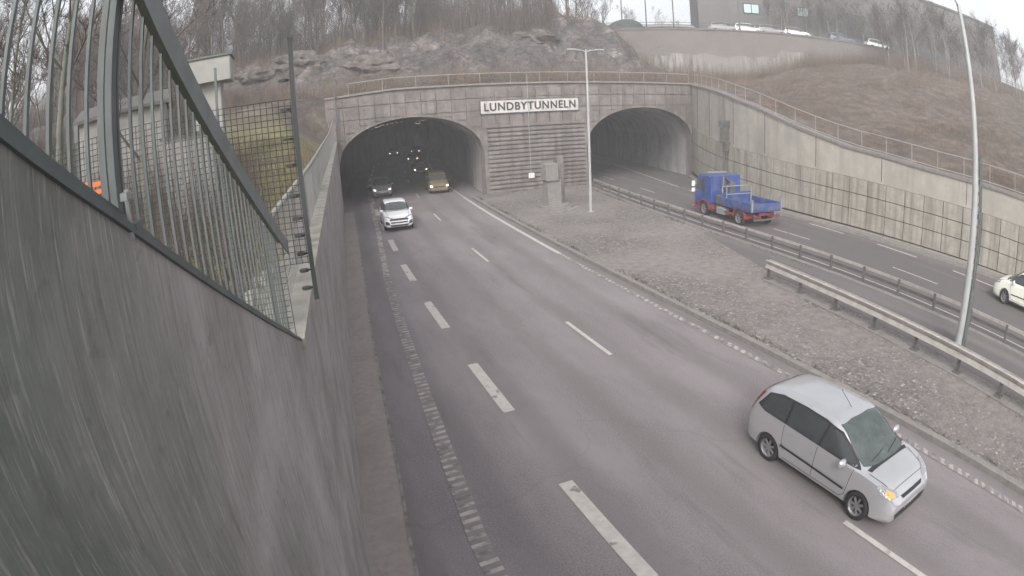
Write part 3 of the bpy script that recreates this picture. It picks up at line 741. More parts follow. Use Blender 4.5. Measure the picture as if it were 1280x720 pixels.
# ------------------------------------------------------------------ portal
PTOP = lambda x: 8.98 if x > 24 else 9.05 - max(0, 9 - x) * .06
tp = thing('tunnel_portal', 'broad grey concrete tunnel portal with two arched mouths', 'portal', (16, PY, 0))
def ppart(mb, name, m, **k): return mb.build(name, m, tp, loc=(-16, -PY, 0), **k)
arches = [(10.15, 3.55, 5.88, 3.3), (31.5, 3.5, 5.95, 3.3)]
def archz(x):
    for cx, zs, a, b in arches:
        t = (x - cx) / a
        if abs(t) < 1: return zs + b * (1 - abs(t) ** 2.1) ** .5
    return None
mb = MB(); DEP = 1.0
xs = sorted(set([3.6, 38.0] + [c + a * s for c, _, a, _ in arches for s in (-1, 1)] + list(np.arange(4.0, 37.9, .5)) +
                [c + a * t for c, _, a, _ in arches for t in (-.999, -.99, -.97, -.94, -.9, .9, .94, .97, .99, .999)]))
def zlow(x, side):
    e = 1e-4 * side; z = archz(x + e); return -.2 if z is None else z
for i in range(len(xs) - 1):
    a, b = xs[i], xs[i + 1]
    za, zb = zlow(a, 1), zlow(b, -1)
    ta, tb = PTOP(a), PTOP(b)
    mb.add([(a, PY, za), (b, PY, zb), (b, PY, tb), (a, PY, ta), (a, PY + DEP, za), (b, PY + DEP, zb), (b, PY + DEP, tb), (a, PY + DEP, ta)],
           [(0, 1, 2, 3), (5, 4, 7, 6), (0, 4, 5, 1), (3, 2, 6, 7)])
for cx, zs, a, b in arches:
    for sx in (-1, 1):
        x = cx + a * sx
        mb.add([(x, PY, -.2), (x, PY + DEP, -.2), (x, PY + DEP, zs + .2), (x, PY, zs + .2)], [(0, 1, 2, 3)])
ppart(mb, 'face', m_portal)
# cast panel joints: shallow dark grooves drawn by thin proud slabs left between them
mb = MB()
def slab(x0, x1, z0, z1, t=.07): mb.box(((x0 + x1) / 2, PY - t / 2, (z0 + z1) / 2), (x1 - x0, t, z1 - z0))
zrows = [7.0, 8.0, 8.72]
x = 3.7
while x < 37.6:
    x2 = x + 1.22
    for z0, z1 in ((7.03, 7.97), (8.03, 8.70)): slab(x + .025, x2 - .025, z0, z1)
    for z0, z1 in ((4.0, 5.47), (5.53, 6.97)):
        za, zb = archz(x), archz(x2)
        zz = max([v for v in (za, zb, archz((x + x2) / 2)) if v is not None] + [0])
        if 15.9 < x < 25.1 and z1 < 6: continue
        if zz < z1 - .2: slab(x + .025, x2 - .025, max(z0, zz + .05), z1)
    x = x2
ppart(mb, 'panel_courses', m_portal)
mb = MB()
z = .1
while z < 5.75:                                                # horizontal ribs between the two mouths
    mb.strip([[(16.35, PY - .03, z), (16.35, PY - .13, z + .05), (16.35, PY - .13, z + .2), (16.35, PY - .03, z + .25)],
              [(25.3, PY - .03, z), (25.3, PY - .13, z + .05), (25.3, PY - .13, z + .2), (25.3, PY - .03, z + .25)]], close=True)
    z += .36
ppart(mb, 'ribbed_cladding', m_portal)
mb = MB()
for cx, zs, a, b in arches:
    pts = []
    for i in range(33):
        t = -1 + 2 * i / 32; pts.append((cx + a * t, zs + b * max(0, 1 - abs(t) ** 2.1) ** .5))
    pts = [(pts[0][0], -.1)] + pts + [(pts[-1][0], -.1)]
    rows = []
    for i, (px, pz) in enumerate(pts):
        k_ = 1.045 if 0 < i < len(pts) - 1 else 1.045
        ox = cx + (px - cx) * 1.035; oz = pz + (.17 if pz > zs else 0.0)
        rows.append([(px, PY - .05, pz), (ox, PY - .05, oz), (ox, PY + .01, oz), (px, PY + .01, pz)])
    mb.strip(rows, close=True); ppart(mb, 'arch_rim', m_portal); mb = MB()
mb = MB(); mb.strip([[(x, PY - .16, PTOP(x)), (x, PY - .16, PTOP(x) + .14), (x, PY + .5, PTOP(x) + .14), (x, PY + .5, PTOP(x))] for x in (3.6, 9, 24, 38.0)], close=True)
ppart(mb, 'coping', m_kerb)

# tunnel bores
def bore(ai, label, slope, ln):
    cx, zs, a, b = arches[ai]; a += .02; b += .02
    mb = MB(); rows = []
    for y in np.arange(PY + .9, PY + ln, 4.0):
        off = (curve(y) - curve(PY)) if ai == 0 else (y - PY) * slope + (y - PY) ** 2 * .0012
        off2 = 1 + .2 * sm((y - PY) / 25)
        row = [(cx - a + off, y, -.2)]
        for i in range(25):
            t = -1 + 2 * i / 24; row.append((cx + a * t * off2 + off, y, zs + b * max(0, 1 - abs(t) ** 2.1) ** .5))
        row.append((cx + a * off2 + off, y, -.2)); row[0] = (cx - a * off2 + off, y, -.2); rows.append(row)
    mb.strip(rows)
    e = rows[-1]; o = len(mb.v); mb.v += e; mb.f.append(tuple(range(o, o + len(e)))); mb.mi.append(0)
    return tag(mb.build('tunnel_lining', m_tunnel, smooth=True), label, 'tunnel')
bore(0, 'dim concrete lining inside the left tunnel mouth where cars drive out', 0, 100)
bore(1, 'dim concrete lining inside the right tunnel mouth', .16, 80)

# fill lamps added under the vaults to brighten the dark bores
m_fillglow = mat('tunnel_fill_glow', (0.9, 0.8, 0.55), 0.4, emis=(1.0, 0.70, 0.35), estr=0.35)
lproto = None
for ai, (cx, n_) in enumerate(((10.15, 7), (31.5, 3))):
    for k_ in range(n_):
        y = PY + 26 + 9 * k_
        off = (curve(y) - curve(PY)) if ai == 0 else (y - PY) * .16 + (y - PY) ** 2 * .0012
        for s in (-1, 1):
            if lproto is None:
                lproto = thing('tunnel_fill_lamp', 'x', 'lamp', (0, 0, 0), 0, 'added fill lamps along the tunnel vaults')
                mb = MB(); mb.box((0, 0, .06), (.34, 1.3, .10)); mb.tube([(0, 0, .1), (0, 0, .5)], .02, 4); mb.build('housing', m_galvd, lproto)
                mb = MB(); mb.box((0, 0, -.01), (.26, 1.2, .05)); mb.build('fill_tube', m_fillglow, lproto); o = lproto
            else: o = copy_tree(lproto)
            place(o, (cx + off + s * 2.6, y, 6.0), 0, 'small added fill lamp under the vault of the %s tunnel bore' % ('left' if ai == 0 else 'right'))
            o['group'] = 'added fill lamps in the left bore' if ai == 0 else 'added fill lamps in the right bore'
# portal railing
tpr = thing('railing', 'thin pale railing along the top of the tunnel portal', 'railing', (20, PY + .2, 9.1))
def q(mb, name, m): return mb.build(name, m, tpr, loc=(-20, -PY - .2, -9.1))
for z, r_ in ((10.03, .03), (9.55, .016)):
    mb = MB(); mb.tube([(5.5, PY + .2, PTOP(5.5) + z - 9.05), (9, PY + .2, z), (37.2, PY + .2, z - .03)], r_, 6); q(mb, 'top_rail' if z > 10 else 'mid_rail', m_rail if z > 10 else m_galvd)
for x in np.arange(5.5, 37.3, 2.64):
    mb = MB(); mb.tube([(x, PY + .2, PTOP(x) + .05), (x, PY + .2, PTOP(x) + .95)], .022, 6); q(mb, 'post', m_rail)

# the sign
ts = thing('tunnel_sign', 'long white LUNDBYTUNNELN sign with black letters above the portal ribs', 'sign', (20.3, PY, 7.24))
mb = MB(); mb.box((0, -.12, 0), (8.86, .1, 1.04)); mb.build('sign_board', m_sign, ts)
mb = MB()
for c_, d_ in (((0, -.13, .545), (9.0, .16, .06)), ((0, -.13, -.545), (9.0, .16, .06)), ((-4.47, -.13, 0), (.06, .16, 1.03)), ((4.47, -.13, 0), (.06, .16, 1.03))): mb.box(c_, d_)
mb.build('sign_frame', m_galvd, ts)
tcu = bpy.data.curves.new('lettering', 'FONT'); tcu.body = 'LUNDBYTUNNELN'; tcu.size = .92; tcu.align_x = 'CENTER'; tcu.align_y = 'CENTER'
tcu.extrude = .02; tcu.offset = .018; tcu.space_character = 1.13
tob = bpy.data.objects.new('tmp', tcu); C.objects.link(tob)
bpy.context.view_layer.update()
tme = bpy.data.meshes.new_from_object(tob.evaluated_get(bpy.context.evaluated_depsgraph_get()))
bpy.data.objects.remove(tob)
tme.materials.clear(); tme.materials.append(m_letter)
xsw = [v.co.x for v in tme.vertices]; ysw = [v.co.y for v in tme.vertices]
wid = max(xsw) - min(xsw); mid = (max(xsw) + min(xsw)) / 2; midy = (max(ysw) + min(ysw)) / 2; hh = max(ysw) - min(ysw)
for v in tme.vertices:
    X = (v.co.x - mid) * 8.3 / wid; Z = (v.co.y - midy) * .66 / hh; Y = -.19 - v.co.z
    v.co = (X, Y, Z)
lo_ = bpy.data.objects.new('lettering', tme); C.objects.link(lo_); lo_.parent = ts
# conduit with junction box
tj = thing('junction_box', 'small white box with a thin conduit on the ribbed wall between the mouths', 'junction box', (20.0, PY, 1.36))
mb = MB(); mb.cbox((0, -.26, 0), (.5, .2, .42), .03); mb.build('box', m_white, tj)
mb = MB(); mb.tube([(0, -.2, .2), (0, -.2, 8.5)], .035, 6); mb.build('conduit', m_galv, tj)

# ------------------------------------------------------------------ right retaining wall
tw2 = thing('retaining_wall', 'long pale beige concrete retaining wall curving along the right carriageway', 'wall', (30, 20, 0))
def wpart(mb, name, m): return mb.build(name, m, tw2, loc=(-30, -20, 0))
ysr = list(np.arange(-60, 0, 5.0)) + list(np.arange(0, PY, 1.0)) + [PY - .02]
mb = MB(); mb.strip([[(wallR(y), y, -.3), (wallR(y), y, copR(y) - .18), (wallR(y) + .45, y, copR(y) - .18), (wallR(y) + .45, y, -.3)] for y in ysr], close=True)
wpart(mb, 'wall', m_conc)
mb = MB(); mb.strip([[(wallR(y) - .08, y, copR(y) - .18), (wallR(y) - .08, y, copR(y)), (wallR(y) + .5, y, copR(y)), (wallR(y) + .5, y, copR(y) - .18)] for y in ysr], close=True)
wpart(mb, 'coping', m_kerb)
mb = MB()
# arc-length stations
st = [(y, wallR(y)) for y in np.arange(-20, PY, .1)]
y = -20.0; stations = [y]; acc = 0
for i in range(1, len(st)):
    acc += math.hypot(st[i][0] - st[i - 1][0], st[i][1] - st[i - 1][1])
    if acc > 1.33: stations.append(st[i][0]); acc = 0
jz = lambda y: float(np.interp(y, [0, 8, 16, 25, 36, 45], [3.0, 3.02, 3.11, 3.4, 4.15, 4.9]))
for i in range(len(stations) - 1):
    ya, yb2 = stations[i], stations[i + 1]
    tx, ty = wallR(yb2) - wallR(ya), yb2 - ya; ln = math.hypot(tx, ty); nx_, ny_ = -ty / ln, tx / ln
    g_ = .03 / ln
    rows_ = [(.12, .42), (.435, .705), (.72, .985)]
    for r0, r1 in rows_:
        def P(t, h, off):
            yy = ya + (yb2 - ya) * t; xx = wallR(ya) + tx * t
            return (xx + nx_ * off, yy + ny_ * off, h * jz(yy))
        th = .07
        a, b = g_, 1 - g_
        vs = [P(a, r0, -.02), P(b, r0, -.02), P(b, r0, th), P(a, r0, th), P(a, r1, -.02), P(b, r1, -.02), P(b, r1, th), P(a, r1, th)]
        mb.add(vs, [(0, 3, 2, 1), (4, 5, 6, 7), (0, 1, 5, 4), (1, 2, 6, 5), (2, 3, 7, 6), (3, 0, 4, 7)])
wpart(mb, 'cladding_panels', m_panel)
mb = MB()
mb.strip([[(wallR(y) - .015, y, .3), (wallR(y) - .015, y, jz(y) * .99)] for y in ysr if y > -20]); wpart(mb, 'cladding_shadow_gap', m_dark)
mb = MB()
for yj in (6.0, 12.0, 18.2, 23.5, 28.6, 33.0, 38.0, 42.0):
    mb.box((wallR(yj) - .004, yj, (jz(yj) + copR(yj)) / 2), (.03, .035, copR(yj) - jz(yj) - .2), rz=0)
wpart(mb, 'movement_joints', m_dark)
# a low concrete footing kerb at the wall foot
mb = MB(); mb.strip([[(wallR(y) - .55, y, -.1), (wallR(y) - .5, y, .16), (wallR(y) + .02, y, .2), (wallR(y) + .02, y, -.1)] for y in ysr], close=True)
struct(mb.build('kerb', m_kerb))
# railing over the coping
tr2 = thing('railing', 'thin pale two-bar railing following the top of the right retaining wall', 'railing', (30, 20, 5))
def q(mb, name, m): return mb.build(name, m, tr2, loc=(-30, -20, -5))
ysx = list(np.arange(-20, PY, 2.0)) + [PY - .1]
for dz, r_, nm, m_ in ((1.0, .032, 'top_rail', m_rail), (.12, .028, 'bottom_rail', m_rail)):
    mb = MB(); mb.tube([(wallR(y) + .2, y, copR(y) + dz) for y in ysx], r_, 6); q(mb, nm, m_)
y = -20
while y < PY:
    mb = MB(); mb.tube([(wallR(y) + .2, y, copR(y) - .02), (wallR(y) + .2, y, copR(y) + 1.0)], .022, 6); q(mb, 'post', m_rail); y += 1.9 if y < 30 else 1.6

# mast with detector box on the wall
tm_ = thing('camera_mast', 'slim mast with a grey box rising in front of the right wall by the portal', 'mast', (31.15, 33.9, 0))
mb = MB(); mb.tube([(0, 0, 0), (0, 0, 7.6)], .075, 8); mb.build('pole', m_grd, tm_)
mb = MB(); mb.tube([(.28, -.2, 0), (.28, -.2, 4.6)], .045, 8); mb.build('conduit', m_grd, tm_)
mb = MB(); mb.cbox((.05, -.12, 5.6), (1.15, .4, .45), .03); mb.build('housing', m_galvd, tm_)
mb = MB(); mb.box((-.1, -.14, 4.75), (.62, .3, 1.15)); mb.box((.12, -.2, 3.85), (.5, .35, .65)); mb.build('camera_unit', m_grd, tm_)

# ------------------------------------------------------------------ guardrails
def guardrail_a():
    t = thing('guardrail', 'long dull steel guardrail with two slim rails beside the right carriageway', 'guardrail', (21.5, 20, MZ))
    loc = (-21.5, -20, -MZ)
    ysg = list(np.arange(-12.6, 43.4, 1.0)) + [43.4]
    for z in (.60, .34):
        mb = MB(); mb.strip([[(railA(y) + a, y, MZ + z + b) for a, b in ((0, -.06), (.05, -.055), (.05, .055), (0, .06))] for y in ysg], close=True)
        mb.build('rail', m_gr if z > .5 else m_grd, t, loc=loc)
    y = -12.6
    while y < 43.5:
        mb = MB(); mb.box((railA(y) - .04, y, MZ + .32), (.09, .10, .66)); mb.box((railA(y) - .04, y, MZ + .02), (.18, .2, .02))
        mb.build('post', m_grd, t, loc=loc); y += 2.0
def guardrail_b():
    t = thing('guardrail', 'sturdy pale box-beam guardrail on plate feet in the middle of the median', 'guardrail', (16.5, 10, MZ))
    loc = (-16.5, -10, -MZ)
    ysg = list(np.arange(-14.6, 15.8, 1.0)) + [16.0]
    prof = ((.10, -.16), (.14, -.15), (.10, -.05), (.04, 0), (.10, .05), (.14, .15), (.10, .17), (.07, .17), (.07, .14), (.0, 0), (.07, -.14), (.07, -.16))
    mb = MB(); mb.strip([[(railB(y) - a, y, MZ + .62 + b) for a, b in prof] for y in ysg], close=True)
    mb.build('beam', m_gr, t, loc=loc)
    mb = MB(); mb.strip([[(railB(y) + a, y, MZ + .62 + b) for a, b in prof] for y in ysg], close=True)
    mb.build('beam', m_gr, t, loc=loc)
    y = -14.1
    while y < 16:
        mb = MB(); mb.box((railB(y), y, MZ + .36), (.06, .12, .72)); mb.box((railB(y), y, MZ + .72), (.16, .1, .06))
        mb.box((railB(y), y, MZ + .03), (.30, .32, .025))
        for sx in (-.11, .11):
            for sy in (-.12, .12): mb.cyl((railB(y) + sx, y + sy, MZ + .05), .02, .03, 6)
        mb.build('post', m_grd, t, loc=loc); y += 2.0
    mb = MB(); y = -14.6
    while y < 15.8:
        y2 = min(y + 2.0, 16)
        mb.strip([[(railB(q_) - .30, q_, MZ - .05), (railB(q_) - .30, q_, MZ + .018), (railB(q_) + .30, q_, MZ + .018), (railB(q_) + .30, q_, MZ - .05)] for q_ in (y + .015, y2 - .015)], close=True); y = y2
    struct(mb.build('guardrail_footing', m_kerb))
guardrail_a(); guardrail_b()

# ------------------------------------------------------------------ street lamps
tl = thing('street_lamp', 'slim grey double-headed street lamp standing on the paving before the portal', 'street lamp', (18.78, 33.0, MZ))
mb = MB(); mb.tube([(0, 0, 0), (0, 0, 1.2), (0, 0, 10.45)], [.105, .1, .06], 12); mb.cyl((0, 0, .02), .2, .04, 12); mb.build('pole', m_pole, tl, smooth=False)
mb = MB(); mb.tube([(-.75, .05, 10.42), (-.3, .02, 10.40), (0, 0, 10.30), (.3, -.02, 10.40), (.75, -.05, 10.42)], .035, 8); mb.build('arm', m_pole, tl)
for s in (-1, 1):
    mb = MB(); prof = [(0, .05), (.15, .09), (.4, .11), (.6, .08), (.68, .03)]
    for u, w in prof: pass
    mb.strip([[(s * (.62 + u), -.05 * s + w * cos(a_), 10.43 + .05 * sin(a_) + (0.02 if sin(a_) > 0 else 0)) for a_ in np.linspace(0, 2 * pi, 9)[:-1]] for u, w in prof], close=True)
    for pi_ in (0, -1): pass
    mb.build('lamp_head', m_pole, tl, smooth=True)
tl = thing('street_lamp', 'tall pale street lamp on the median at the right, rising out of the picture', 'street lamp', (17.55, 6.75, MZ))
mb = MB(); mb.tube([(0, 0, 0), (0, 0, 1.6), (0, 0, 11.0)], [.15, .14, .085], 14); mb.cyl((0, 0, .02), .24, .04, 12); mb.build('pole', m_pole, tl)
mb = MB(); mb.tube([(0, 0, 10.9), (-.3, 0, 11.1), (-.8, .02, 11.15)], .035, 8); mb.build('arm', m_pole, tl)
mb = MB(); mb.strip([[(-.7 - u, .02 + w * cos(a_), 11.16 + .06 * sin(a_)) for a_ in np.linspace(0, 2 * pi, 9)[:-1]] for u, w in ((0, .05), (.2, .11), (.5, .12), (.7, .05))], close=True)
mb.build('lamp_head', m_pole, tl, smooth=True)
# hinged service mast beside it
tl = thing('cable_mast', 'dull lattice mast strapped behind the tall right street lamp', 'mast', (18.0, 6.75, MZ))
mb = MB()
for dx, dy in ((-.12, -.1), (.12, -.1), (0, .12)): mb.tube([(dx, dy, 0), (dx * .8, dy * .8, 6.2)], .035, 6)
z = .2
while z < 6.0:
    for (ax, ay), (bx, by) in (((-.12, -.1), (.12, -.1)), ((.12, -.1), (0, .12)), ((0, .12), (-.12, -.1))):
        mb.tube([(ax * .9, ay * .9, z), (bx * .9, by * .9, z + .35)], .012, 4)
    z += .35
mb.build('lattice', m_galvd, tl)
mb = MB(); mb.cbox((.0, 0, 1.05), (.30, .28, 1.5), .03); mb.build('cabinet', m_galvd, tl)
for z in (2.2, 4.2): mb = MB(); mb.box((-.2, 0, z), (.5, .05, .06)); mb.build('strap', m_galvd, tl)

# ------------------------------------------------------------------ concrete pillar on the paving
tk = thing('pillar', 'weathered concrete pillar with a pale box on a round base near the portal', 'pillar', (17.75, 36.0, MZ))
mb = MB(); mb.cyl((-.05, -.1, .08), 1.15, .16, 24); mb.cyl((-.05, -.1, .2), .95, .1, 24); mb.build('base', m_kerb, tk)
mb = MB(); mb.cbox((-.25, 0, 1.05), (1.05, .8, 1.7), .03); mb.build('shaft', m_kerb, tk)
mb = MB(); mb.cbox((-.42, -.05, 2.5), (.95, .8, 1.15), .03); mb.build('upper_box', m_kerb, tk)
mb = MB(); mb.cbox((.42, .25, 1.8), (.5, .6, 3.3), .02); mb.build('rear_slab', m_portal, tk)
mb = MB(); mb.box((-.42, -.47, 1.9), (1.0, .06, .06)); mb.build('ledge', m_galvd, tk)
for (x, y, lx, ly, rz) in ((17.6, 34.2, 1.7, .25, .35), (18.5, 34.9, 1.0, .22, .1)):
    mb = MB(); mb.cbox((0, 0, .05), (lx, ly, .12), .03)
    tag(mb.build('kerb_stone', m_kerb, loc=(x, y, MZ), rz=rz), 'long kerb stone lying loose %s the pillar' % ('farther in front of' if lx > 1.5 else 'right beside the base of'), 'kerb stone')

# ------------------------------------------------------------------ vehicles
def finterp(tab, x, j):
    xs = [t[0] for t in tab]; return float(np.interp(x, xs, [t[j] for t in tab]))
def car_body_mesh(p):
    """lofted body; x forward, z up. tab rows: x, top z, belt z, top half-width, belt half-width, mid half-width, bottom z"""
    tab = p['tab']; xs = np.linspace(tab[0][0], tab[-1][0], 44)
    # smooth the tables
    def sam(x, j):
        w = p.get('smooth', .07); return (finterp(tab, x - w, j) + 2 * finterp(tab, x, j) + finterp(tab, x + w, j)) / 4
    rows = []
    for x in xs:
        zt, zb, wt, wb, wm, z0 = [sam(x, j) for j in range(1, 7)]
        zm = z0 + (zb - z0) * .5
        half = [(0, z0), (wm * .55, z0), (wm * .88, z0 + .01), (wm * .985, z0 + .09), (wm, z0 + (zm - z0) * .6), (wm, zm), (wm * .995, zm + (zb - zm) * .5), (wb * 1.003, zb - .05), (wb * .985, zb)]
        for t in (.25, .5, .75, .92):
            half.append((wb * .985 + (wt - wb * .985) * (t ** 1.25), zb + (zt - .05 - zb) * t))
        half += [(wt * .97, zt - .045), (wt * .88, zt - .022), (wt * .6, zt - .006), (0, zt)]
        ring = [(x, y, z) for y, z in half] + [(x, -y, z) for y, z in half[-2:0:-1]]
        rows.append(ring)
    n = len(rows[0]); vs = [v for r in rows for v in r]; fs = []
    for i in range(len(rows) - 1):
        for k in range(n):
            k2 = (k + 1) % n; fs.append((i * n + k, i * n + k2, (i + 1) * n + k2, (i + 1) * n + k))
    # rounded end caps: two shrinking rings and an ngon
    def cap(base, sx):
        o = base; prev = [o + k for k in range(n)]; x0 = vs[o][0]
        ctr = Vector((x0, 0, sum(vs[o + k][2] for k in range(n)) / n))
        for sc, dx in ((.93, .03), (.8, .045)):
            new = []
            for k in range(n):
                v = Vector(vs[o + k]); q = ctr + (v - ctr) * sc; q.x = x0 + sx * dx
                vs.append(tuple(q)); new.append(len(vs) - 1)
            for k in range(n):
                k2 = (k + 1) % n; fs.append((prev[k], prev[k2], new[k2], new[k]))
            prev = new
        fs.append(tuple(prev))
    cap(0, -1 if tab[0][0] < tab[-1][0] else 1); cap((len(rows) - 1) * n, 1)
    me = bpy.data.meshes.new('body'); me.from_pydata(vs, [], fs)
    bm = bmesh.new(); bm.from_mesh(me); bmesh.ops.recalc_face_normals(bm, faces=bm.faces)
    bm.to_mesh(me); bm.free()
    return me

def cut_wheels(me, wheels, r):
    """cut wheel arches with a boolean"""
    o = bpy.data.objects.new('t', me); C.objects.link(o)
    cb = MB()
    for x, s, w in wheels:
        cb.tube([(x, s * (w - .30), r * .98), (x, s * (w + .2), r * .98)], r + .045, 32)
    c = cb.build('c', m_black)
    md = o.modifiers.new('b', 'BOOLEAN'); md.operation = 'DIFFERENCE'; md.object = c; md.solver = 'EXACT'
    bpy.context.view_layer.update()
    res = bpy.data.meshes.new_from_object(o.evaluated_get(bpy.context.evaluated_depsgraph_get()))
    bpy.data.objects.remove(o); bpy.data.objects.remove(c)
    return res

def patch(bvh, poly, d, off, name, m, parent, cell=.06, smooth=True):
    """polygon given in (u, v) seen along direction d is laid on the body surface, off metres proud of it"""
    d = Vector(d).normalized(); u = Vector((0, 0, 1)).cross(d)
    u = u.normalized() if u.length > 1e-3 else Vector((0, 1, 0))
    v = d.cross(u)
    if v.z < 0: v = -v
    if abs(d.z) < 1e-6: v = Vector((0, 0, 1))
    bm = bmesh.new()
    f = bm.faces.new([bm.verts.new((a, b, 0)) for a, b in poly])
    us = [a for a, _ in poly]; vs = [b for _, b in poly]
    for ax, lo, hi in ((0, min(us), max(us)), (1, min(vs), max(vs))):
        k = lo + cell
        while k < hi - 1e-4:
            co = (k, 0, 0) if ax == 0 else (0, k, 0); no = (1, 0, 0) if ax == 0 else (0, 1, 0)
            bmesh.ops.bisect_plane(bm, geom=bm.verts[:] + bm.edges[:] + bm.faces[:], plane_co=co, plane_no=no, dist=1e-5); k += cell
    bmesh.ops.triangulate(bm, faces=bm.faces)
    bad = []
    for vt in bm.verts:
        base = u * vt.co.x + v * vt.co.y
        hit, nrm, _, _ = bvh.ray_cast(base - d * 8, d, 20)
        if hit is None: bad.append(vt); continue
        if nrm.dot(d) > 0: nrm = -nrm
        vt.co = hit + nrm * off
    if bad: bmesh.ops.delete(bm, geom=bad, context='VERTS')
    me = bpy.data.meshes.new(name); bm.to_mesh(me); bm.free()
    me.materials.append(m)
    if smooth: me.polygons.foreach_set('use_smooth', [True] * len(me.polygons))
    o = bpy.data.objects.new(name, me); C.objects.link(o); o.parent = parent
    return o

def patch3(bvh, pts, d, off, name, m, parent, cell=.05):
    d = Vector(d).normalized(); u = Vector((0, 0, 1)).cross(d).normalized(); v = d.cross(u)
    if v.z < 0: v = -v
    if abs(d.z) < 1e-6: v = Vector((0, 0, 1))
    return patch(bvh, [(Vector(q_).dot(u), Vector(q_).dot(v)) for q_ in pts], d, off, name, m, parent, cell)

def wheel_mesh(r, w, spokes=7):
    mb = MB(); n = 28; prof = [(r * .62, -w / 2 + .02), (r * .72, -w / 2), (r * .93, -w / 2 + .005), (r, -w / 2 + .035), (r, w / 2 - .035), (r * .93, w / 2 - .005), (r * .72, w / 2), (r * .62, w / 2 - .02)]
    mb.strip([[(pr * cos(2 * pi * k / n), y, pr * sin(2 * pi * k / n)) for pr, y in prof] for k in range(n + 1)])
    ri = MB()
    prof = [(r * .66, w / 2 - .008), (r * .60, w / 2 - .03), (r * .57, w / 2 - .09), (r * .57, -w / 2 + .02)]
    ri.strip([[(pr * cos(2 * pi * k / n), y, pr * sin(2 * pi * k / n)) for pr, y in prof] for k in range(n + 1)])
    ri.cyl((0, w / 2 - .045, 0), r * .16, .03, 14, 'Y')
    for k in range(spokes):
        a = 2 * pi * k / spokes; mtx = Matrix.Rotation(-a, 3, 'Y')
        ri.box(mtx @ Vector((r * .36, w / 2 - .045, 0)), (r * .46, .025, r * .15), mtx=mtx)
    di = MB(); di.cyl((0, w / 2 - .11, 0), r * .56, .02, 20, 'Y')
    return mb, ri, di
WHEELS = {}
def add_wheels(t, p):
    r, w = p['r'], .2
    for x in (p['wf'], p['wr']):
        for s in (1, -1):
            key = (r, p.get('spokes', 7))
            if key not in WHEELS:
                a, b, c = wheel_mesh(r, w, p.get('spokes', 7)); tmp = []
                for mb, nm, m in ((a, 'tyre', m_tyre), (b, 'rim', m_rim), (c, 'brake_disc', m_black)):
                    o = mb.build(nm, m, smooth=(nm == 'tyre')); tmp.append(o.data); bpy.data.objects.remove(o)
                WHEELS[key] = tmp
            tmp = WHEELS[key]
            wo = bpy.data.objects.new('wheel', tmp[0]); C.objects.link(wo); wo.parent = t
            wo.location = (x, s * (p['W'] / 2 - .12), r); wo.rotation_euler = (0, 0, 0 if s > 0 else pi)
            for me, nm in ((tmp[1], 'rim'), (tmp[2], 'brake_disc')):
                c = bpy.data.objects.new(nm, me); C.objects.link(c); c.parent = wo

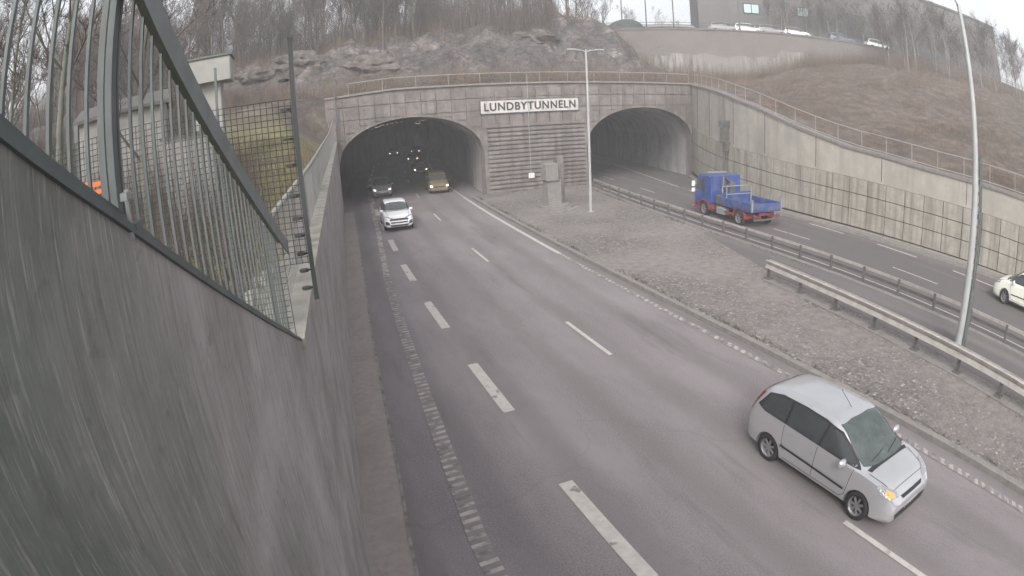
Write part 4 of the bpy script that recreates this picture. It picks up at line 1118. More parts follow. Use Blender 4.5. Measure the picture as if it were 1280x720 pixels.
def make_car(name, label, p, loc, rz, group=None, detail=True):
    t = thing(name, label, p.get('cat', 'car'), loc, rz, group)
    me = car_body_mesh(p)
    bvh0 = None
    wheels = [(x, s, p['W'] / 2) for x in (p['wf'], p['wr']) for s in (1, -1)]
    me = cut_wheels(me, wheels, p['r'])
    me.materials.clear(); me.materials.append(p['paint'])
    for poly in me.polygons: poly.material_index = 0; poly.use_smooth = True
    try: me.set_sharp_from_angle(angle=R(38))
    except Exception: pass
    b = bpy.data.objects.new('body', me); C.objects.link(b); b.parent = t
    bm = bmesh.new(); bm.from_mesh(me); bvh = BVHTree.FromBMesh(bm); bm.free()
    for s in (1, -1):
        d = (0, -s, 0)
        # u axis = z x d ; for d=(0,-1,0): u=(1,0,0); for d=(0,1,0): u=(-1,0,0)
        U = (lambda P: [(x, z) for x, z in P]) if s > 0 else (lambda P: [(-x, z) for x, z in P][::-1])
        patch(bvh, U(p['band']), d, .004, 'window_trim', m_black, t)
        for g_ in p['side_glass']: patch(bvh, U(g_), d, .009, 'side_window', m_glass, t)
        if detail:
            for (xa, za, xb, zb_) in p['seams']:
                w = .006; dx, dz = xb - xa, zb_ - za; l = math.hypot(dx, dz); ox, oz = -dz / l * w, dx / l * w
                patch(bvh, U([(xa - ox, za - oz), (xb - ox, zb_ - oz), (xb + ox, zb_ + oz), (xa + ox, za + oz)]), d, .003, 'door_seam', m_black, t, cell=.12)
            for g_ in p.get('trim', []): patch(bvh, U(g_), d, .014, 'rubbing_strip', m_black, t)
            for hx, hz in p.get('handles', []):
                o_ = patch(bvh, U([(hx - .09, hz - .018), (hx + .09, hz - .012), (hx + .09, hz + .018), (hx - .09, hz + .012)]), d, .022, 'door_handle', p['paint'], t)
            patch(bvh, U(p['sill']), d, .004, 'sill', m_black, t)
        # mirror
        mx, mz = p['mirror']
        hit = bvh.ray_cast(Vector((mx, s * 3, mz)), Vector((0, -s, 0)), 5)[0]
        yy = hit.y if hit is not None else s * p['W'] / 2
        mb = MB(); nU, nV = 8, 6
        rows = []
        for i in range(nV + 1):
            ph = -pi / 2 + pi * i / nV
            rows.append([(mx + .09 * abs(cos(ph)) ** .6 * (1 if cos(th) > 0 else .35) * cos(th), yy + s * .13 + .125 * abs(cos(ph)) ** .5 * sin(th), mz + .02 + .085 * sin(ph)) for th in np.linspace(0, 2 * pi, 13)[:-1]])
        mb.strip(rows, close=True); mb.box((mx, yy + s * .02, mz - .03), (.07, .1, .04))
        mb.build('mirror', p.get('mirror_mat', p['paint']), t, smooth=True)
        # lights
        for sd, P_, nm, m in p['front_lights']:
            if s in sd: patch3(bvh, [(x, s * y, z) for x, y, z in P_], (-.7, -s * .55, -.35), .008 if m is not m_amber else .014, nm, m, t)
        for P_ in p['tail']: patch3(bvh, [(x, s * y, z) for x, y, z in P_], (.65, -s * .75, 0), .008, 'tail_light', m_red, t)
    patch(bvh, [(y, z) for y, z in p['windscreen']], (-1, 0, 0), .009, 'windscreen', m_windscreen, t)
    patch(bvh, [(y, z) for y, z in p['rear_glass']], (1, 0, 0), .009, 'rear_window', m_glass, t)
    for P_, nm, m in p['front']: patch(bvh, P_, (-1, 0, 0), .007, nm, m, t, cell=.08)
    if detail:
        hx0, hx1 = p['hood']                       # bonnet shut lines and the black scuttle under the windscreen
        for s in (1, -1):
            patch(bvh, [(s * .60, hx1), (s * .615, hx1), (s * .735, hx0), (s * .72, hx0)][::s], (0, 0, -1), .003, 'bonnet_seam', m_black, t, cell=.12)
        patch(bvh, [(-.6, hx1), (.6, hx1), (.6, hx1 + .012), (-.6, hx1 + .012)], (0, 0, -1), .003, 'bonnet_seam', m_black, t, cell=.12)
        patch(bvh, [(-.70, hx0 - .09), (.70, hx0 - .09), (.66, hx0 + .01), (-.66, hx0 + .01)], (0, 0, -1), .006, 'scuttle', m_black, t, cell=.12)
        for s in (-.5, .05):
            mb = MB(); pts = []
            for i in range(6):
                y = s + .5 * i / 5; z = p['wiper_z'] + .06 * i / 5
                h = bvh.ray_cast(Vector((5, y, z)), Vector((-1, 0, 0)), 10)[0]
                if h is not None: pts.append((h.x + .02, h.y, h.z + .015))
            if len(pts) > 2: mb.tube(pts, .008, 4); mb.build('wiper', m_black, t)
    add_wheels(t, p)
    # dark under-tray keeps the arches from looking through
    mb = MB(); mb.box(((p['wf'] + p['wr']) / 2, 0, p['r'] + .05), (p['wf'] - p['wr'] + .55, p['W'] - .72, .34)); mb.build('underbody', m_black, t)
    return t

def sym(P): return P + [(-a, b) for a, b in P[::-1]]
cmax = dict(hood=(1.30, 1.90), W=1.83, r=.315, wf=1.30, wr=-1.34, paint=m_silver, spokes=7, cat='car', smooth=.06,
    # x, top z, belt z, top hw, belt hw, mid hw, bottom z
    tab=[(-2.16, .72, .64, .62, .66, .70, .34), (-2.12, .98, .84, .66, .74, .78, .28), (-2.05, 1.20, .98, .64, .80, .85, .24), (-1.92, 1.40, 1.06, .60, .84, .885, .22), (-1.72, 1.51, 1.07, .61, .865, .905, .2),
         (-1.3, 1.57, 1.05, .64, .88, .915, .19), (-.5, 1.60, 1.03, .655, .89, .915, .18), (.1, 1.58, 1.01, .65, .89, .915, .18), (.42, 1.48, 1.0, .63, .89, .915, .18), (.85, 1.24, .985, .62, .885, .915, .18),
         (1.22, 1.045, .965, .66, .875, .91, .18), (1.42, 1.00, .945, .70, .86, .90, .18), (1.68, .94, .895, .70, .825, .885, .18), (1.88, .865, .82, .68, .775, .85, .19), (2.02, .77, .73, .64, .72, .80, .2), (2.12, .64, .61, .58, .66, .73, .22)],
    band=[(1.12, 1.0), (.38, 1.42), (-.05, 1.50), (-.6, 1.52), (-1.3, 1.495), (-1.68, 1.40), (-1.86, 1.12), (-1.6, 1.06), (-.5, 1.04), (.5, 1.01)],
    side_glass=[[(.98, 1.03), (.38, 1.38), (.08, 1.45), (.02, 1.05)], [(-.04, 1.05), (.02, 1.455), (-.5, 1.485), (-.93, 1.47), (-.93, 1.065)], [(-1.0, 1.07), (-1.0, 1.465), (-1.3, 1.455), (-1.62, 1.37), (-1.77, 1.14), (-1.6, 1.09)]],
    seams=[(.98, .98, .92, .42), (-.02, 1.0, -.03, .36), (-.98, 1.02, -.96, .62), (-.96, .62, -.86, .50), (.92, .42, .80, .33), (.80, .33, -.86, .33)],
    trim=[[(.88, .50), (.88, .545), (-.98, .60), (-.98, .555)]], handles=[(.18, .88), (-.80, .92)],
    sill=[(.92, .22), (.92, .28), (-.98, .28), (-.98, .22)], mirror=(.72, 1.02),
    windscreen=sym([(-.72, 1.035), (-.60, 1.50), (-.3, 1.53)]), rear_glass=sym([(-.66, 1.10), (-.55, 1.42)]),
    front_lights=[((1, -1), [(2.02, .46, .70), (1.96, .50, .80), (1.70, .70, .91), (1.58, .79, .89), (1.72, .82, .77), (1.94, .72, .70)], 'headlight', m_lens),
                  ((-1,), [(1.98, .55, .72), (1.93, .57, .79), (1.78, .70, .85), (1.80, .76, .79), (1.92, .70, .72)], 'headlight_bulb', m_amber)],
    tail=[[(-2.03, .80, .92), (-2.12, .68, .92), (-2.06, .64, 1.22), (-1.94, .65, 1.36), (-1.87, .71, 1.34), (-1.98, .80, 1.05)]],
    front=[(sym([(-.36, .66), (-.42, .72)]), 'grille', m_black), (sym([(-.55, .28), (-.62, .42), (-.3, .45)]), 'lower_intake', m_black), ([(-.26, .40), (.26, .40), (.26, .49), (-.26, .49)], 'number_plate', m_sign)],
    wiper_z=1.08)
silver = make_car('silver_minivan', 'silver compact people carrier with a lit headlight driving in the lane by the median', cmax, (8.93, 5.58, 0), -pi / 2 - .01)
silver.scale = (.975, .975, .985)
# roof aerial
mb = MB(); mb.tube([(.02, 0, 1.585), (-.32, 0, 1.83)], .006, 5); mb.build('aerial', m_black, silver)

suvp = dict(cmax); suvp.update(hood=(1.10, 2.06), W=1.86, r=.36, wf=1.36, wr=-1.33, paint=m_whitecar, mirror_mat=m_whitecar,
    tab=[(-2.28, .80, .70, .70, .72, .76, .36), (-2.22, 1.05, .92, .72, .80, .84, .32), (-2.1, 1.32, 1.05, .68, .84, .90, .30), (-1.85, 1.55, 1.12, .64, .87, .92, .28), (-1.3, 1.64, 1.12, .66, .89, .93, .26),
         (-.4, 1.68, 1.08, .67, .90, .93, .25), (.1, 1.64, 1.06, .66, .90, .93, .25), (.45, 1.48, 1.05, .63, .90, .93, .25), (.95, 1.16, 1.04, .68, .89, .93, .25), (1.4, 1.08, 1.0, .74, .87, .92, .26), (1.85, 1.0, .95, .74, .84, .90, .28), (2.1, .88, .84, .70, .78, .85, .3), (2.26, .70, .67, .62, .68, .76, .32)],
    band=[(1.0, 1.1), (.42, 1.46), (-.05, 1.57), (-1.3, 1.54), (-1.8, 1.44), (-2.0, 1.22), (-.5, 1.12)],
    side_glass=[[(.86, 1.13), (.38, 1.43), (.05, 1.51), (.02, 1.13)], [(-.04, 1.13), (0, 1.52), (-.9, 1.52), (-.9, 1.16)], [(-.97, 1.17), (-.97, 1.51), (-1.7, 1.41), (-1.85, 1.24)]],
    mirror=(.75, 1.12), windscreen=sym([(-.74, 1.16), (-.6, 1.54), (-.3, 1.58)]), rear_glass=sym([(-.62, 1.2), (-.52, 1.5)]),
    front_lights=[((1, -1), [(2.2, .42, .80), (2.18, .44, .88), (1.84, .82, .98), (1.82, .85, .90)], 'headlight', m_lens), ((1, -1), [(2.25, .52, .42), (2.2, .56, .62), (2.05, .76, .64), (2.08, .76, .44)], 'fog_lamp_recess', m_black)],
    front=[(sym([(-.50, .55), (-.60, .78), (-.42, .82)]), 'grille', m_black), (sym([(-.5, .36), (-.62, .48), (-.3, .46)]), 'lower_intake', m_black), ([(-.26, .60), (.26, .60), (.26, .70), (-.26, .70)], 'number_plate', m_white)],
    wiper_z=1.18, sill=[(.9, .28), (.9, .36), (-.9, .36), (-.9, .28)], trim=[], handles=[(.1, .98), (-.8, 1.02)])
make_car('white_suv', 'white sport utility car with black grille leaving the left tunnel mouth', suvp, (6.82, 37.2, 0), -pi / 2 - .1)
def far_car(label, paint, loc, rz, sc=1.0, name='parked_car', lights=False, group=None, cat='car'):
    p = dict(cmax); p['paint'] = paint
    if lights: p['front_lights'] = [((1, -1), [(2.06, .52, .58), (1.98, .54, .72), (1.84, .74, .76), (1.95, .72, .62)], 'headlight', m_hlamp)]
    t = make_car(name, label, p, loc, rz, group, detail=False)
    t.scale = (sc, sc, sc); return t
far_car('grey car with two lit headlights right behind the white car in the tunnel mouth', m_greycar, (8.75, 53.6, 0), -pi / 2 - .14, 1.0, 'oncoming_car', True)
inner = far_car('dark car seen only by its headlights deep in the tunnel, right lane', m_bluecar, (16.1, 69, 0), -pi / 2 - .19, 1.0, 'oncoming_car', True)
for x, y, lb in ((19.6, 88, 'far car with faint headlights deep in the tunnel, middle of three'), (20.2, 106, 'farthest left car with faint headlights in the tunnel'), (24.2, 106, 'farthest right car with faint headlights in the tunnel')):
    place(copy_tree(inner), (x, y, 0), -pi / 2 - .25, lb)
# the wagon at the right edge, driving away
wagon = dict(cmax); wagon.update(paint=m_creamcar, mirror_mat=m_creamcar)
make_car('cream_car', 'pale cream car cut off by the right edge of the picture', wagon, (26.25, 6.0, 0), pi / 2 - .03).scale = (1, 1, 1.08)

# van behind the white SUV, in the lane next to it
vanp = dict(cmax); vanp.update(W=1.95, r=.33, wf=1.6, wr=-1.5, paint=mat('tan_van_paint', (0.20, 0.155, 0.09), 0.4, scale=2, var=.15), mirror_mat=m_black, cat='van',
    tab=[(-2.55, 1.0, .9, .84, .86, .88, .32), (-2.5, 1.7, 1.05, .82, .90, .94, .26), (-2.4, 1.86, 1.1, .82, .92, .97, .25), (-1.0, 1.93, 1.1, .84, .94, .975, .24), (.6, 1.92, 1.1, .83, .94, .975, .24), (1.05, 1.80, 1.1, .80, .94, .975, .24), (1.75, 1.20, 1.05, .80, .92, .97, .24),
         (2.2, 1.05, 1.0, .80, .87, .94, .25), (2.45, .82, .78, .74, .80, .88, .28), (2.52, .6, .56, .66, .7, .8, .3)],
    band=[(1.6, 1.16), (1.0, 1.72), (-.2, 1.76), (-.2, 1.16)], side_glass=[[(1.45, 1.2), (.95, 1.66), (.35, 1.7), (.35, 1.2)], [(.28, 1.2), (.28, 1.7), (-.15, 1.7), (-.15, 1.2)]],
    windscreen=sym([(-.82, 1.24), (-.74, 1.74)]), rear_glass=sym([(-.7, 1.2), (-.7, 1.7)]), mirror=(1.3, 1.2),
    front_lights=[((1, -1), [(2.45, .60, .64), (2.38, .62, .80), (2.25, .82, .82), (2.32, .82, .66)], 'headlight', m_hlamp)], tail=[[(-2.5, .88, .8), (-2.54, .78, .8), (-2.5, .76, 1.4), (-2.45, .88, 1.4)]],
    front=[(sym([(-.5, .60), (-.55, .74)]), 'grille', m_black)], wiper_z=1.2)
make_car('oncoming_van', 'tall tan van with lit headlights inside the left tunnel mouth', vanp, (13.55, 51.9, 0), -pi / 2 - .15, detail=False).scale = (.93, .93, .92)

# ------------------------------------------------------------------ the truck
def truck():
    t = thing('flatbed_truck', 'blue flatbed truck with red chassis and loading crane heading into the right tunnel', 'truck', (25.45, 25.9, 0), pi / 2 - .12)
    W = 2.3; hw = W / 2
    # cab: lofted from side profile, x forward (front at +3.7)
    prof = [(3.62, .75), (3.72, 1.1), (3.68, 1.5), (3.45, 2.45), (3.2, 2.72), (2.2, 2.78), (1.75, 2.7), (1.7, .95), (2.05, .9), (2.15, 1.02), (2.45, 1.13), (2.75, 1.13), (3.05, 1.02), (3.18, .8), (3.3, .7)]
    bm = bmesh.new()
    L_ = [bm.verts.new((x, hw, z)) for x, z in prof]; R_ = [bm.verts.new((x, -hw, z)) for x, z in prof]
    bm.faces.new(L_); bm.faces.new(R_[::-1]); n = len(prof)
    for i in range(n): j = (i + 1) % n; bm.faces.new((L_[i], R_[i], R_[j], L_[j]))
    bmesh.ops.recalc_face_normals(bm, faces=bm.faces)
    ed = [e for e in bm.edges if abs(e.verts[0].co.y - e.verts[1].co.y) < .01 and max(e.verts[0].co.z, e.verts[1].co.z) > 1.2]
    bmesh.ops.bevel(bm, geom=ed, offset=.09, segments=3, affect='EDGES')
    me = bpy.data.meshes.new('cab'); bm.to_mesh(me); bm.free(); me.materials.append(m_tblue)
    o = bpy.data.objects.new('cab', me); C.objects.link(o); o.parent = t
    bm = bmesh.new(); bm.from_mesh(me); bvh = BVHTree.FromBMesh(bm); bm.free()
    for s in (1, -1):
        d = (0, -s, 0); U = (lambda P: P) if s > 0 else (lambda P: [(-x, z) for x, z in P][::-1])
        patch(bvh, U([(3.42, 1.68), (3.2, 2.42), (2.55, 2.44), (2.5, 1.62)]), d, .012, 'side_window', m_glass, t)
        patch(bvh, U([(2.42, .98), (2.42, 2.5), (2.435, 2.5), (2.435, .98)]), d, .006, 'door_seam', m_black, t, cell=.3)
        patch(bvh, U([(2.55, 1.38), (2.75, 1.38), (2.75, 1.43), (2.55, 1.43)]), d, .02, 'door_handle', m_black, t)
        # bright door mirrors on arms
        for z, hgt_ in ((2.05, .36), (1.62, .26)):
            mb = MB(); mb.cbox((3.5, s * (hw + .22), z), (.10, .24, hgt_), .03); mb.box((3.5, s * (hw + .08), z), (.03, .2, .03)); mb.build('mirror', m_white, t)
        mb = MB()                                       # red wheel arch over the front wheel
        rows = []
        for i in range(13):
            a = pi * i / 12; rows.append([(2.6 + r_ * cos(a), s * y_, .48 + r_ * sin(a) * .95) for r_, y_ in ((.56, hw + .02), (.68, hw + .02), (.68, hw - .5), (.56, hw - .5))])
        mb.strip(rows, close=True); mb.build('wheel_arch', m_tred, t)
        mb = MB(); mb.cbox((1.85, s * (hw - .12), .72), (.45, .2, .3), .02); mb.build('step', m_tred, t)
        mb = MB(); rows = []
        for i in range(13):
            a = pi * i / 12; rows.append([(-1.1 + r_ * cos(a), s * y_, .5 + r_ * sin(a)) for r_, y_ in ((.56, hw), (.62, hw), (.62, hw - .55), (.56, hw - .55))])
        mb.strip(rows, close=True); mb.build('mudguard', m_tred, t)
        mb = MB(); mb.cbox((.75, s * (hw - .2), .62), (.9, .4, .42), .05); mb.build('tank', m_galv, t)
        mb = MB(); mb.box((.0, s * (hw - .03), .62), (.9, .05, .14)); mb.build('side_guard', m_tred, t)
    patch(bvh, [(-.95, 1.6), (.95, 1.6), (.9, 2.38), (-.9, 2.38)], (-1, 0, 0), .012, 'windscreen', m_windscreen, t)
    mb = MB(); mb.cbox((3.66, 0, .62), (.22, W, .38), .05); mb.build('bumper', m_tred, t)
    mb = MB(); mb.box((2.9, 0, 2.81), (.35, 1.5, .06)); mb.build('roof_spoiler', m_galv, t)
    mb = MB()
    for s in (.38, -.38): mb.box((.6, s, .82), (5.6, .08, .22))
    for x in (-2.1, -1.2, 0, 1): mb.box((x, 0, .82), (.08, .76, .16))
    mb.build('chassis', m_tred, t)
    # crane behind the cab
    cr = MB(); cr.cbox((1.25, 0, 1.25), (.55, 2.0, .55), .04); cr.cbox((1.25, 0, 1.9), (.4, .45, .9), .04)
    c = cr.build('crane_base', m_galvd, t)
    mb = MB(); mb.tube([(1.25, 0, 2.3), (1.05, .75, 2.75), (.9, .9, 1.5)], [.12, .10, .08], 8); mb.build('crane_arm', m_grd, t)
    mb = MB()
    for s in (.95, -.95): mb.tube([(.85, s, 1.1), (.85, s, 2.15), (.4, s, 2.15), (.4, s, 1.1)], .035, 6)
    mb.tube([(.85, -.95, 2.15), (.85, .95, 2.15)], .035, 6); mb.tube([(.4, -.95, 1.7), (.4, .95, 1.7)], .03, 6)
    mb.build('headboard_frame', m_galv, t)
    mb = MB(); mb.box((-.82, 0, 1.06), (3.0, W, .12)); mb.build('bed_floor', m_tbed, t)
    for s in (1, -1):
        mb = MB(); mb.cbox((-.82, s * (hw - .03), 1.31), (3.0, .06, .42), .015)
        for x in np.arange(-2.15, .6, .3): mb.box((x, s * (hw + .003), 1.31), (.05, .03, .36))
        mb.build('side_board', m_tbed, t)
    mb = MB(); mb.cbox((-2.33, 0, 1.31), (.06, W, .42), .015); mb.build('tailboard', m_tbed, t)
    mb = MB(); mb.cbox((.68, 0, 1.45), (.06, W, .7), .015); mb.build('headboard', m_tbed, t)
    for s in (1, -1):
        mb = MB(); mb.box((-2.33, s * (hw - .04), 1.4), (.1, .1, .75)); mb.build('corner_post', m_galv, t)
        mb = MB(); mb.box((-2.38, s * .85, .75), (.06, .3, .14)); mb.build('tail_light', m_red, t)
    mb = MB(); mb.tube([(-2.25, .9, .5), (-2.25, -.9, .5)], .06, 6); mb.build('underrun_bar', m_galvd, t)
    p = dict(r=.46, W=W, wf=2.6, wr=-1.1, spokes=6)
    for yy in (.85, -.85):
        mb = MB(); mb.box((-2.25, yy, .66), (.06, .06, .4)); mb.build('bracket', m_galvd, t)
    add_wheels(t, p)
    t.scale = (1, 1, .95)
truck()

# ------------------------------------------------------------------ far street: wall, cars, poles, building
def FP(t, s, z): p = F0 + Fd * t + Fn * s; return (p.x, p.y, z)
SZ = 16.5
tfw = thing('retaining_wall', 'high stained concrete wall across the slope below the upper street', 'wall', FP(20, 0, 12))
def fpt(mb, name, m): return mb.build(name, m, tfw, loc=tuple(-v for v in tfw.location))
ts_ = list(np.arange(-4, 100, 2.0))
mb = MB(); mb.strip([[FP(t, 0, fbase(t) - 3), FP(t, 0, SZ), FP(t, 1.9, SZ), FP(t, 1.9, fbase(t) - 3)] for t in ts_], close=True)
fpt(mb, 'wall', m_farwall)
mb = MB(); mb.strip([[FP(t, -.1, SZ), FP(t, -.1, SZ + .2), FP(t, 1.95, SZ + .2), FP(t, 1.95, SZ)] for t in ts_], close=True); fpt(mb, 'coping', m_farwall)
mb = MB(); tt = list(np.arange(4, 26, 1.0))
mb.strip([[FP(t, -.02, fbase(t) - .5), FP(t, -.02, max(fbase(t) + .3, 13.3 + nz(t * .4, 3) * .8 + (t > 20) * 1.0))] for t in tt]); fpt(mb, 'lime_stained_face', m_stain)
# street surface and dark guard fence
mb = MB(); uv = []
for t in ts_: mb.v += [FP(t, 1.95, SZ + .03), FP(t, 13, SZ + .03)]; uv += [(0, t), (12, t)]
for i in range(len(ts_) - 1): mb.f.append((2 * i, 2 * i + 1, 2 * i + 3, 2 * i + 2)); mb.mi.append(0)
struct(mb.build('upper_street', m_asph2, uv=uv))
tfen = thing('street_railing', 'low dark railing along the edge of the upper street', 'railing', FP(20, .5, SZ))
mb = MB()
for z in (.6, 1.0): mb.tube([FP(t, .5, SZ + .2 + z * .8) for t in ts_], .035, 4)
for t in np.arange(-4, 98, 2.0): mb.tube([FP(t, .5, SZ + .2), FP(t, .5, SZ + 1.0)], .03, 4)
mb.build('rails', m_galvd, tfen, loc=tuple(-v for v in tfen.location))
fang = math.atan2(Fd.y, Fd.x)
cars_up = [(14.2, m_greycar, 'dark grey car parked farthest left on the upper street'), (17.4, m_whitecar, 'white car parked on the upper street below the pale window'),
           (20.6, m_greycar, 'second grey car parked on the upper street, between two pale cars'), (24.2, m_silver, 'silver car parked on the upper street'), (31, m_bluecar, 'slate blue car parked on the upper street'), (37, m_whitecar, 'white car parked farthest right on the upper street')]
for t_, pm_, lb in cars_up:
    far_car(lb, pm_, FP(t_, 3.2, SZ + .02), fang, .95, 'parked_car', False, 'cars parked on the upper street')
poleproto = None
for i, (az, ln_) in enumerate(((33.2, 0), (35.5, 0), (38.1, 0), (44.4, .1), (49.1, 0), (54.2, .12), (58.9, .1))):
    a = R(az); d_ = Vector((sin(a), cos(a)))
    # intersect with the street wall line offset 1.6
    o_ = F0 + Fn * 1.7; tpar = o_.dot(Fn) / d_.dot(Fn); P_ = d_ * tpar
    if poleproto is None:
        poleproto = thing('lamp_post', 'x', 'lamp post', (P_.x, P_.y, SZ), 0, 'thin posts along the upper street')
        mb = MB(); mb.tube([(0, 0, 0), (0, 0, 9)], [.09, .06], 8); mb.build('pole', m_grd, poleproto)
        mb = MB(); mb.tube([(0, 0, 8.9), (-.9, -.9, 9.1)], .04, 6); mb.box((-1.1, -1.1, 9.1), (.5, .3, .12), rz=.78); mb.build('lamp_head', m_grd, poleproto)
        o = poleproto
    else: o = copy_tree(poleproto)
    place(o, (P_.x, P_.y, SZ), 0, ['thin dark post farthest left on the upper street, by the green heap', 'thin dark post on the upper street in front of the green heap', 'thin dark post beside the curved pale roof on the upper street',
          'post at the left corner of the big grey building', 'post right of the parked white car on the upper street', 'post in front of the dark glazed panel of the grey building', 'rightmost post on the upper street, at the edge of the slope'][i])
# building
tb = thing('grey_building', 'large grey building with few windows behind the upper street', 'building', FP(40, 14, SZ))
def bp_(mb, name, m, par=tb): return mb.build(name, m, par, loc=tuple(-v for v in tb.location))
B0, B1 = 12.0, 73.0; BZ = 29.0; BS = 14.0
mb = MB()
c_ = [FP(B0, BS, SZ - 1), FP(B1, BS, SZ - 1), FP(B1, BS + 14, SZ - 1), FP(B0, BS + 14, SZ - 1)]; c2_ = [(x, y, BZ) for x, y, _ in c_]
mb.add(c_ + c2_, [(0, 3, 2, 1), (4, 5, 6, 7), (0, 1, 5, 4), (1, 2, 6, 5), (2, 3, 7, 6), (3, 0, 4, 7)]); bp_(mb, 'wall', m_bwall)
mb = MB()
c_ = [FP(B0 - .3, BS - .3, BZ), FP(B1 + .3, BS - .3, BZ), FP(B1 + .3, BS + 14.3, BZ), FP(B0 - .3, BS + 14.3, BZ)]; c2_ = [(x, y, BZ + .4) for x, y, _ in c_]
mb.add(c_ + c2_, [(0, 3, 2, 1), (4, 5, 6, 7), (0, 1, 5, 4), (1, 2, 6, 5), (2, 3, 7, 6), (3, 0, 4, 7)]); bp_(mb, 'roof', m_bpanel)
def bwin(t0, t1, z0, z1, m, nm='window'):
    mb = MB(); c_ = [FP(t0, BS - .08, z0), FP(t1, BS - .08, z0), FP(t1, BS + .02, z0), FP(t0, BS + .02, z0)]; c2_ = [(x, y, z1) for x, y, _ in c_]
    mb.add(c_ + c2_, [(0, 3, 2, 1), (4, 5, 6, 7), (0, 1, 5, 4), (1, 2, 6, 5), (2, 3, 7, 6), (3, 0, 4, 7)]); o = bp_(mb, nm, m)
    mb = MB()
    for a_, b_, c0, c1 in ((t0 - .1, t1 + .1, z1, z1 + .1), (t0 - .1, t1 + .1, z0 - .1, z0), (t0 - .1, t0, z0, z1), (t1, t1 + .1, z0, z1), ((t0 + t1) / 2 - .05, (t0 + t1) / 2 + .05, z0, z1)):
        cc = [FP(a_, BS - .14, c0), FP(b_, BS - .14, c0), FP(b_, BS, c0), FP(a_, BS, c0)]; cd_ = [(x, y, c1) for x, y, _ in cc]
        mb.add(cc + cd_, [(0, 3, 2, 1), (4, 5, 6, 7), (0, 1, 5, 4), (1, 2, 6, 5), (2, 3, 7, 6), (3, 0, 4, 7)])
    f_ = mb.build('window_frame', m_dark, o)
bwin(19.0, 21.3, 21.3, 22.7, m_winpale); bwin(27.6, 29.4, 21.6, 22.9, m_winpale); bwin(36, 41.5, 19.6, 23.0, m_bpanel, 'glazed_panel')
mb = MB()
c_ = [FP(B0 + 3, BS - 2.5, SZ), FP(62, BS - 2.5, SZ), FP(62, BS, SZ), FP(B0 + 3, BS, SZ)]; c2_ = [(x, y, SZ + 2.6) for x, y, _ in c_]
mb.add(c_ + c2_, [(0, 3, 2, 1), (4, 5, 6, 7), (0, 1, 5, 4), (1, 2, 6, 5), (2, 3, 7, 6), (3, 0, 4, 7)]); bp_(mb, 'dark_ground_storey', m_bpanel)
mb = MB()
for t_ in np.arange(B0 + 1.5, B1, 3.0):
    cc = [FP(t_, BS - .05, SZ + 2.7), FP(t_ + .12, BS - .05, SZ + 2.7), FP(t_ + .12, BS + .05, SZ + 2.7), FP(t_, BS + .05, SZ + 2.7)]; cd_ = [(x, y, BZ - .1) for x, y, _ in cc]
    mb.add(cc + cd_, [(0, 3, 2, 1), (4, 5, 6, 7), (0, 1, 5, 4), (1, 2, 6, 5), (2, 3, 7, 6), (3, 0, 4, 7)])
bp_(mb, 'cladding_joints', m_bpanel)
for t_, z_ in ((46, 21.5), (51, 21.5), (56, 21.5), (61, 21.5), (24, 25.2), (32, 25.4)): bwin(t_, t_ + 1.8, z_, z_ + 1.2, m_bpanel)
# curved pale roof pavilion and green heap left of it
t = thing('pavilion', 'low pale pavilion with a curved roof edge left of the grey building', 'building', FP(7.5, 12, SZ))
mb = MB(); rows = []
for i in range(13):
    a = pi * i / 12; rows.append([(-3.6 * cos(a), 2.6 * sin(a) - 2, 0), (-3.6 * cos(a), 2.6 * sin(a) - 2, 1.9), (-3.9 * cos(a), 2.9 * sin(a) - 2, 1.9), (-3.9 * cos(a), 2.9 * sin(a) - 2, 2.25)])
mb.strip(rows); e = [(-3.9 * cos(pi * i / 12), 2.9 * sin(pi * i / 12) - 2, 2.25) for i in range(13)]; mb.add(e, [tuple(range(13))]); mb.build('walls', m_tower, t, rz=fang + pi)
t = MB(); rows = []
for i in range(7):
    ph = pi / 2 * i / 6; rows.append([(3.4 * cos(ph) * cos(th) * (1 + .1 * sin(3 * th)), 2.6 * cos(ph) * sin(th), 3.0 * sin(ph) ** .9 - .3) for th in np.linspace(0, 2 * pi, 15)[:-1]])
t.strip(rows, close=True)
tag(t.build('covered_heap', m_green, loc=FP(1.5, 9, SZ), smooth=True), 'dark green rounded heap on the skyline at the end of the upper street', 'heap')

# ------------------------------------------------------------------ garden side: tower, white house, orange barrier
t = thing('vent_tower', 'pale concrete tower with a wider box top behind the mesh fence', 'tower', (-2.9, 25.3, hgt(-2.9, 25.3) - .2))
z0 = t.location.z
mb = MB(); mb.cbox((0, 0, (9.6 - z0) / 2), (1.25, 1.3, 9.6 - z0), .03); mb.build('shaft', m_tower, t)
mb = MB(); mb.cbox((.1, -.15, 9.75 - z0), (2.0, 1.9, 1.0), .04); mb.build('box_top', m_tower, t)
mb = MB(); mb.box((.1, -.15, 10.29 - z0), (2.15, 2.05, .08)); mb.build('roof_edge', m_galvd, t)
mb = MB(); mb.tube([(.2, 0, 10.3 - z0), (.2, 0, 11.4 - z0)], .03, 6); mb.build('aerial', m_galvd, t)
t = thing('white_house', 'small white rendered house behind the bars and the mesh', 'house', (-5.0, 18.3, hgt(-5, 18.3) - .3), .15)
z0 = t.location.z
mb = MB(); mb.box((0, 0, (8.3 - z0) / 2), (2.9, 2.8, 8.3 - z0)); mb.build('wall', m_render, t)
mb = MB(); mb.strip([[(x, -1.6, 8.3 - z0), (x, 0, 8.75 - z0), (x, 1.6, 8.3 - z0), (x, 1.6, 8.2 - z0), (x, 0, 8.65 - z0), (x, -1.6, 8.2 - z0)] for x in (-1.65, 1.65)], close=True); mb.build('roof', m_bwall, t)
mb = MB(); mb.box((0, -1.44, .25), (3.0, .1, .5)); mb.build('plinth', m_bwall, t)
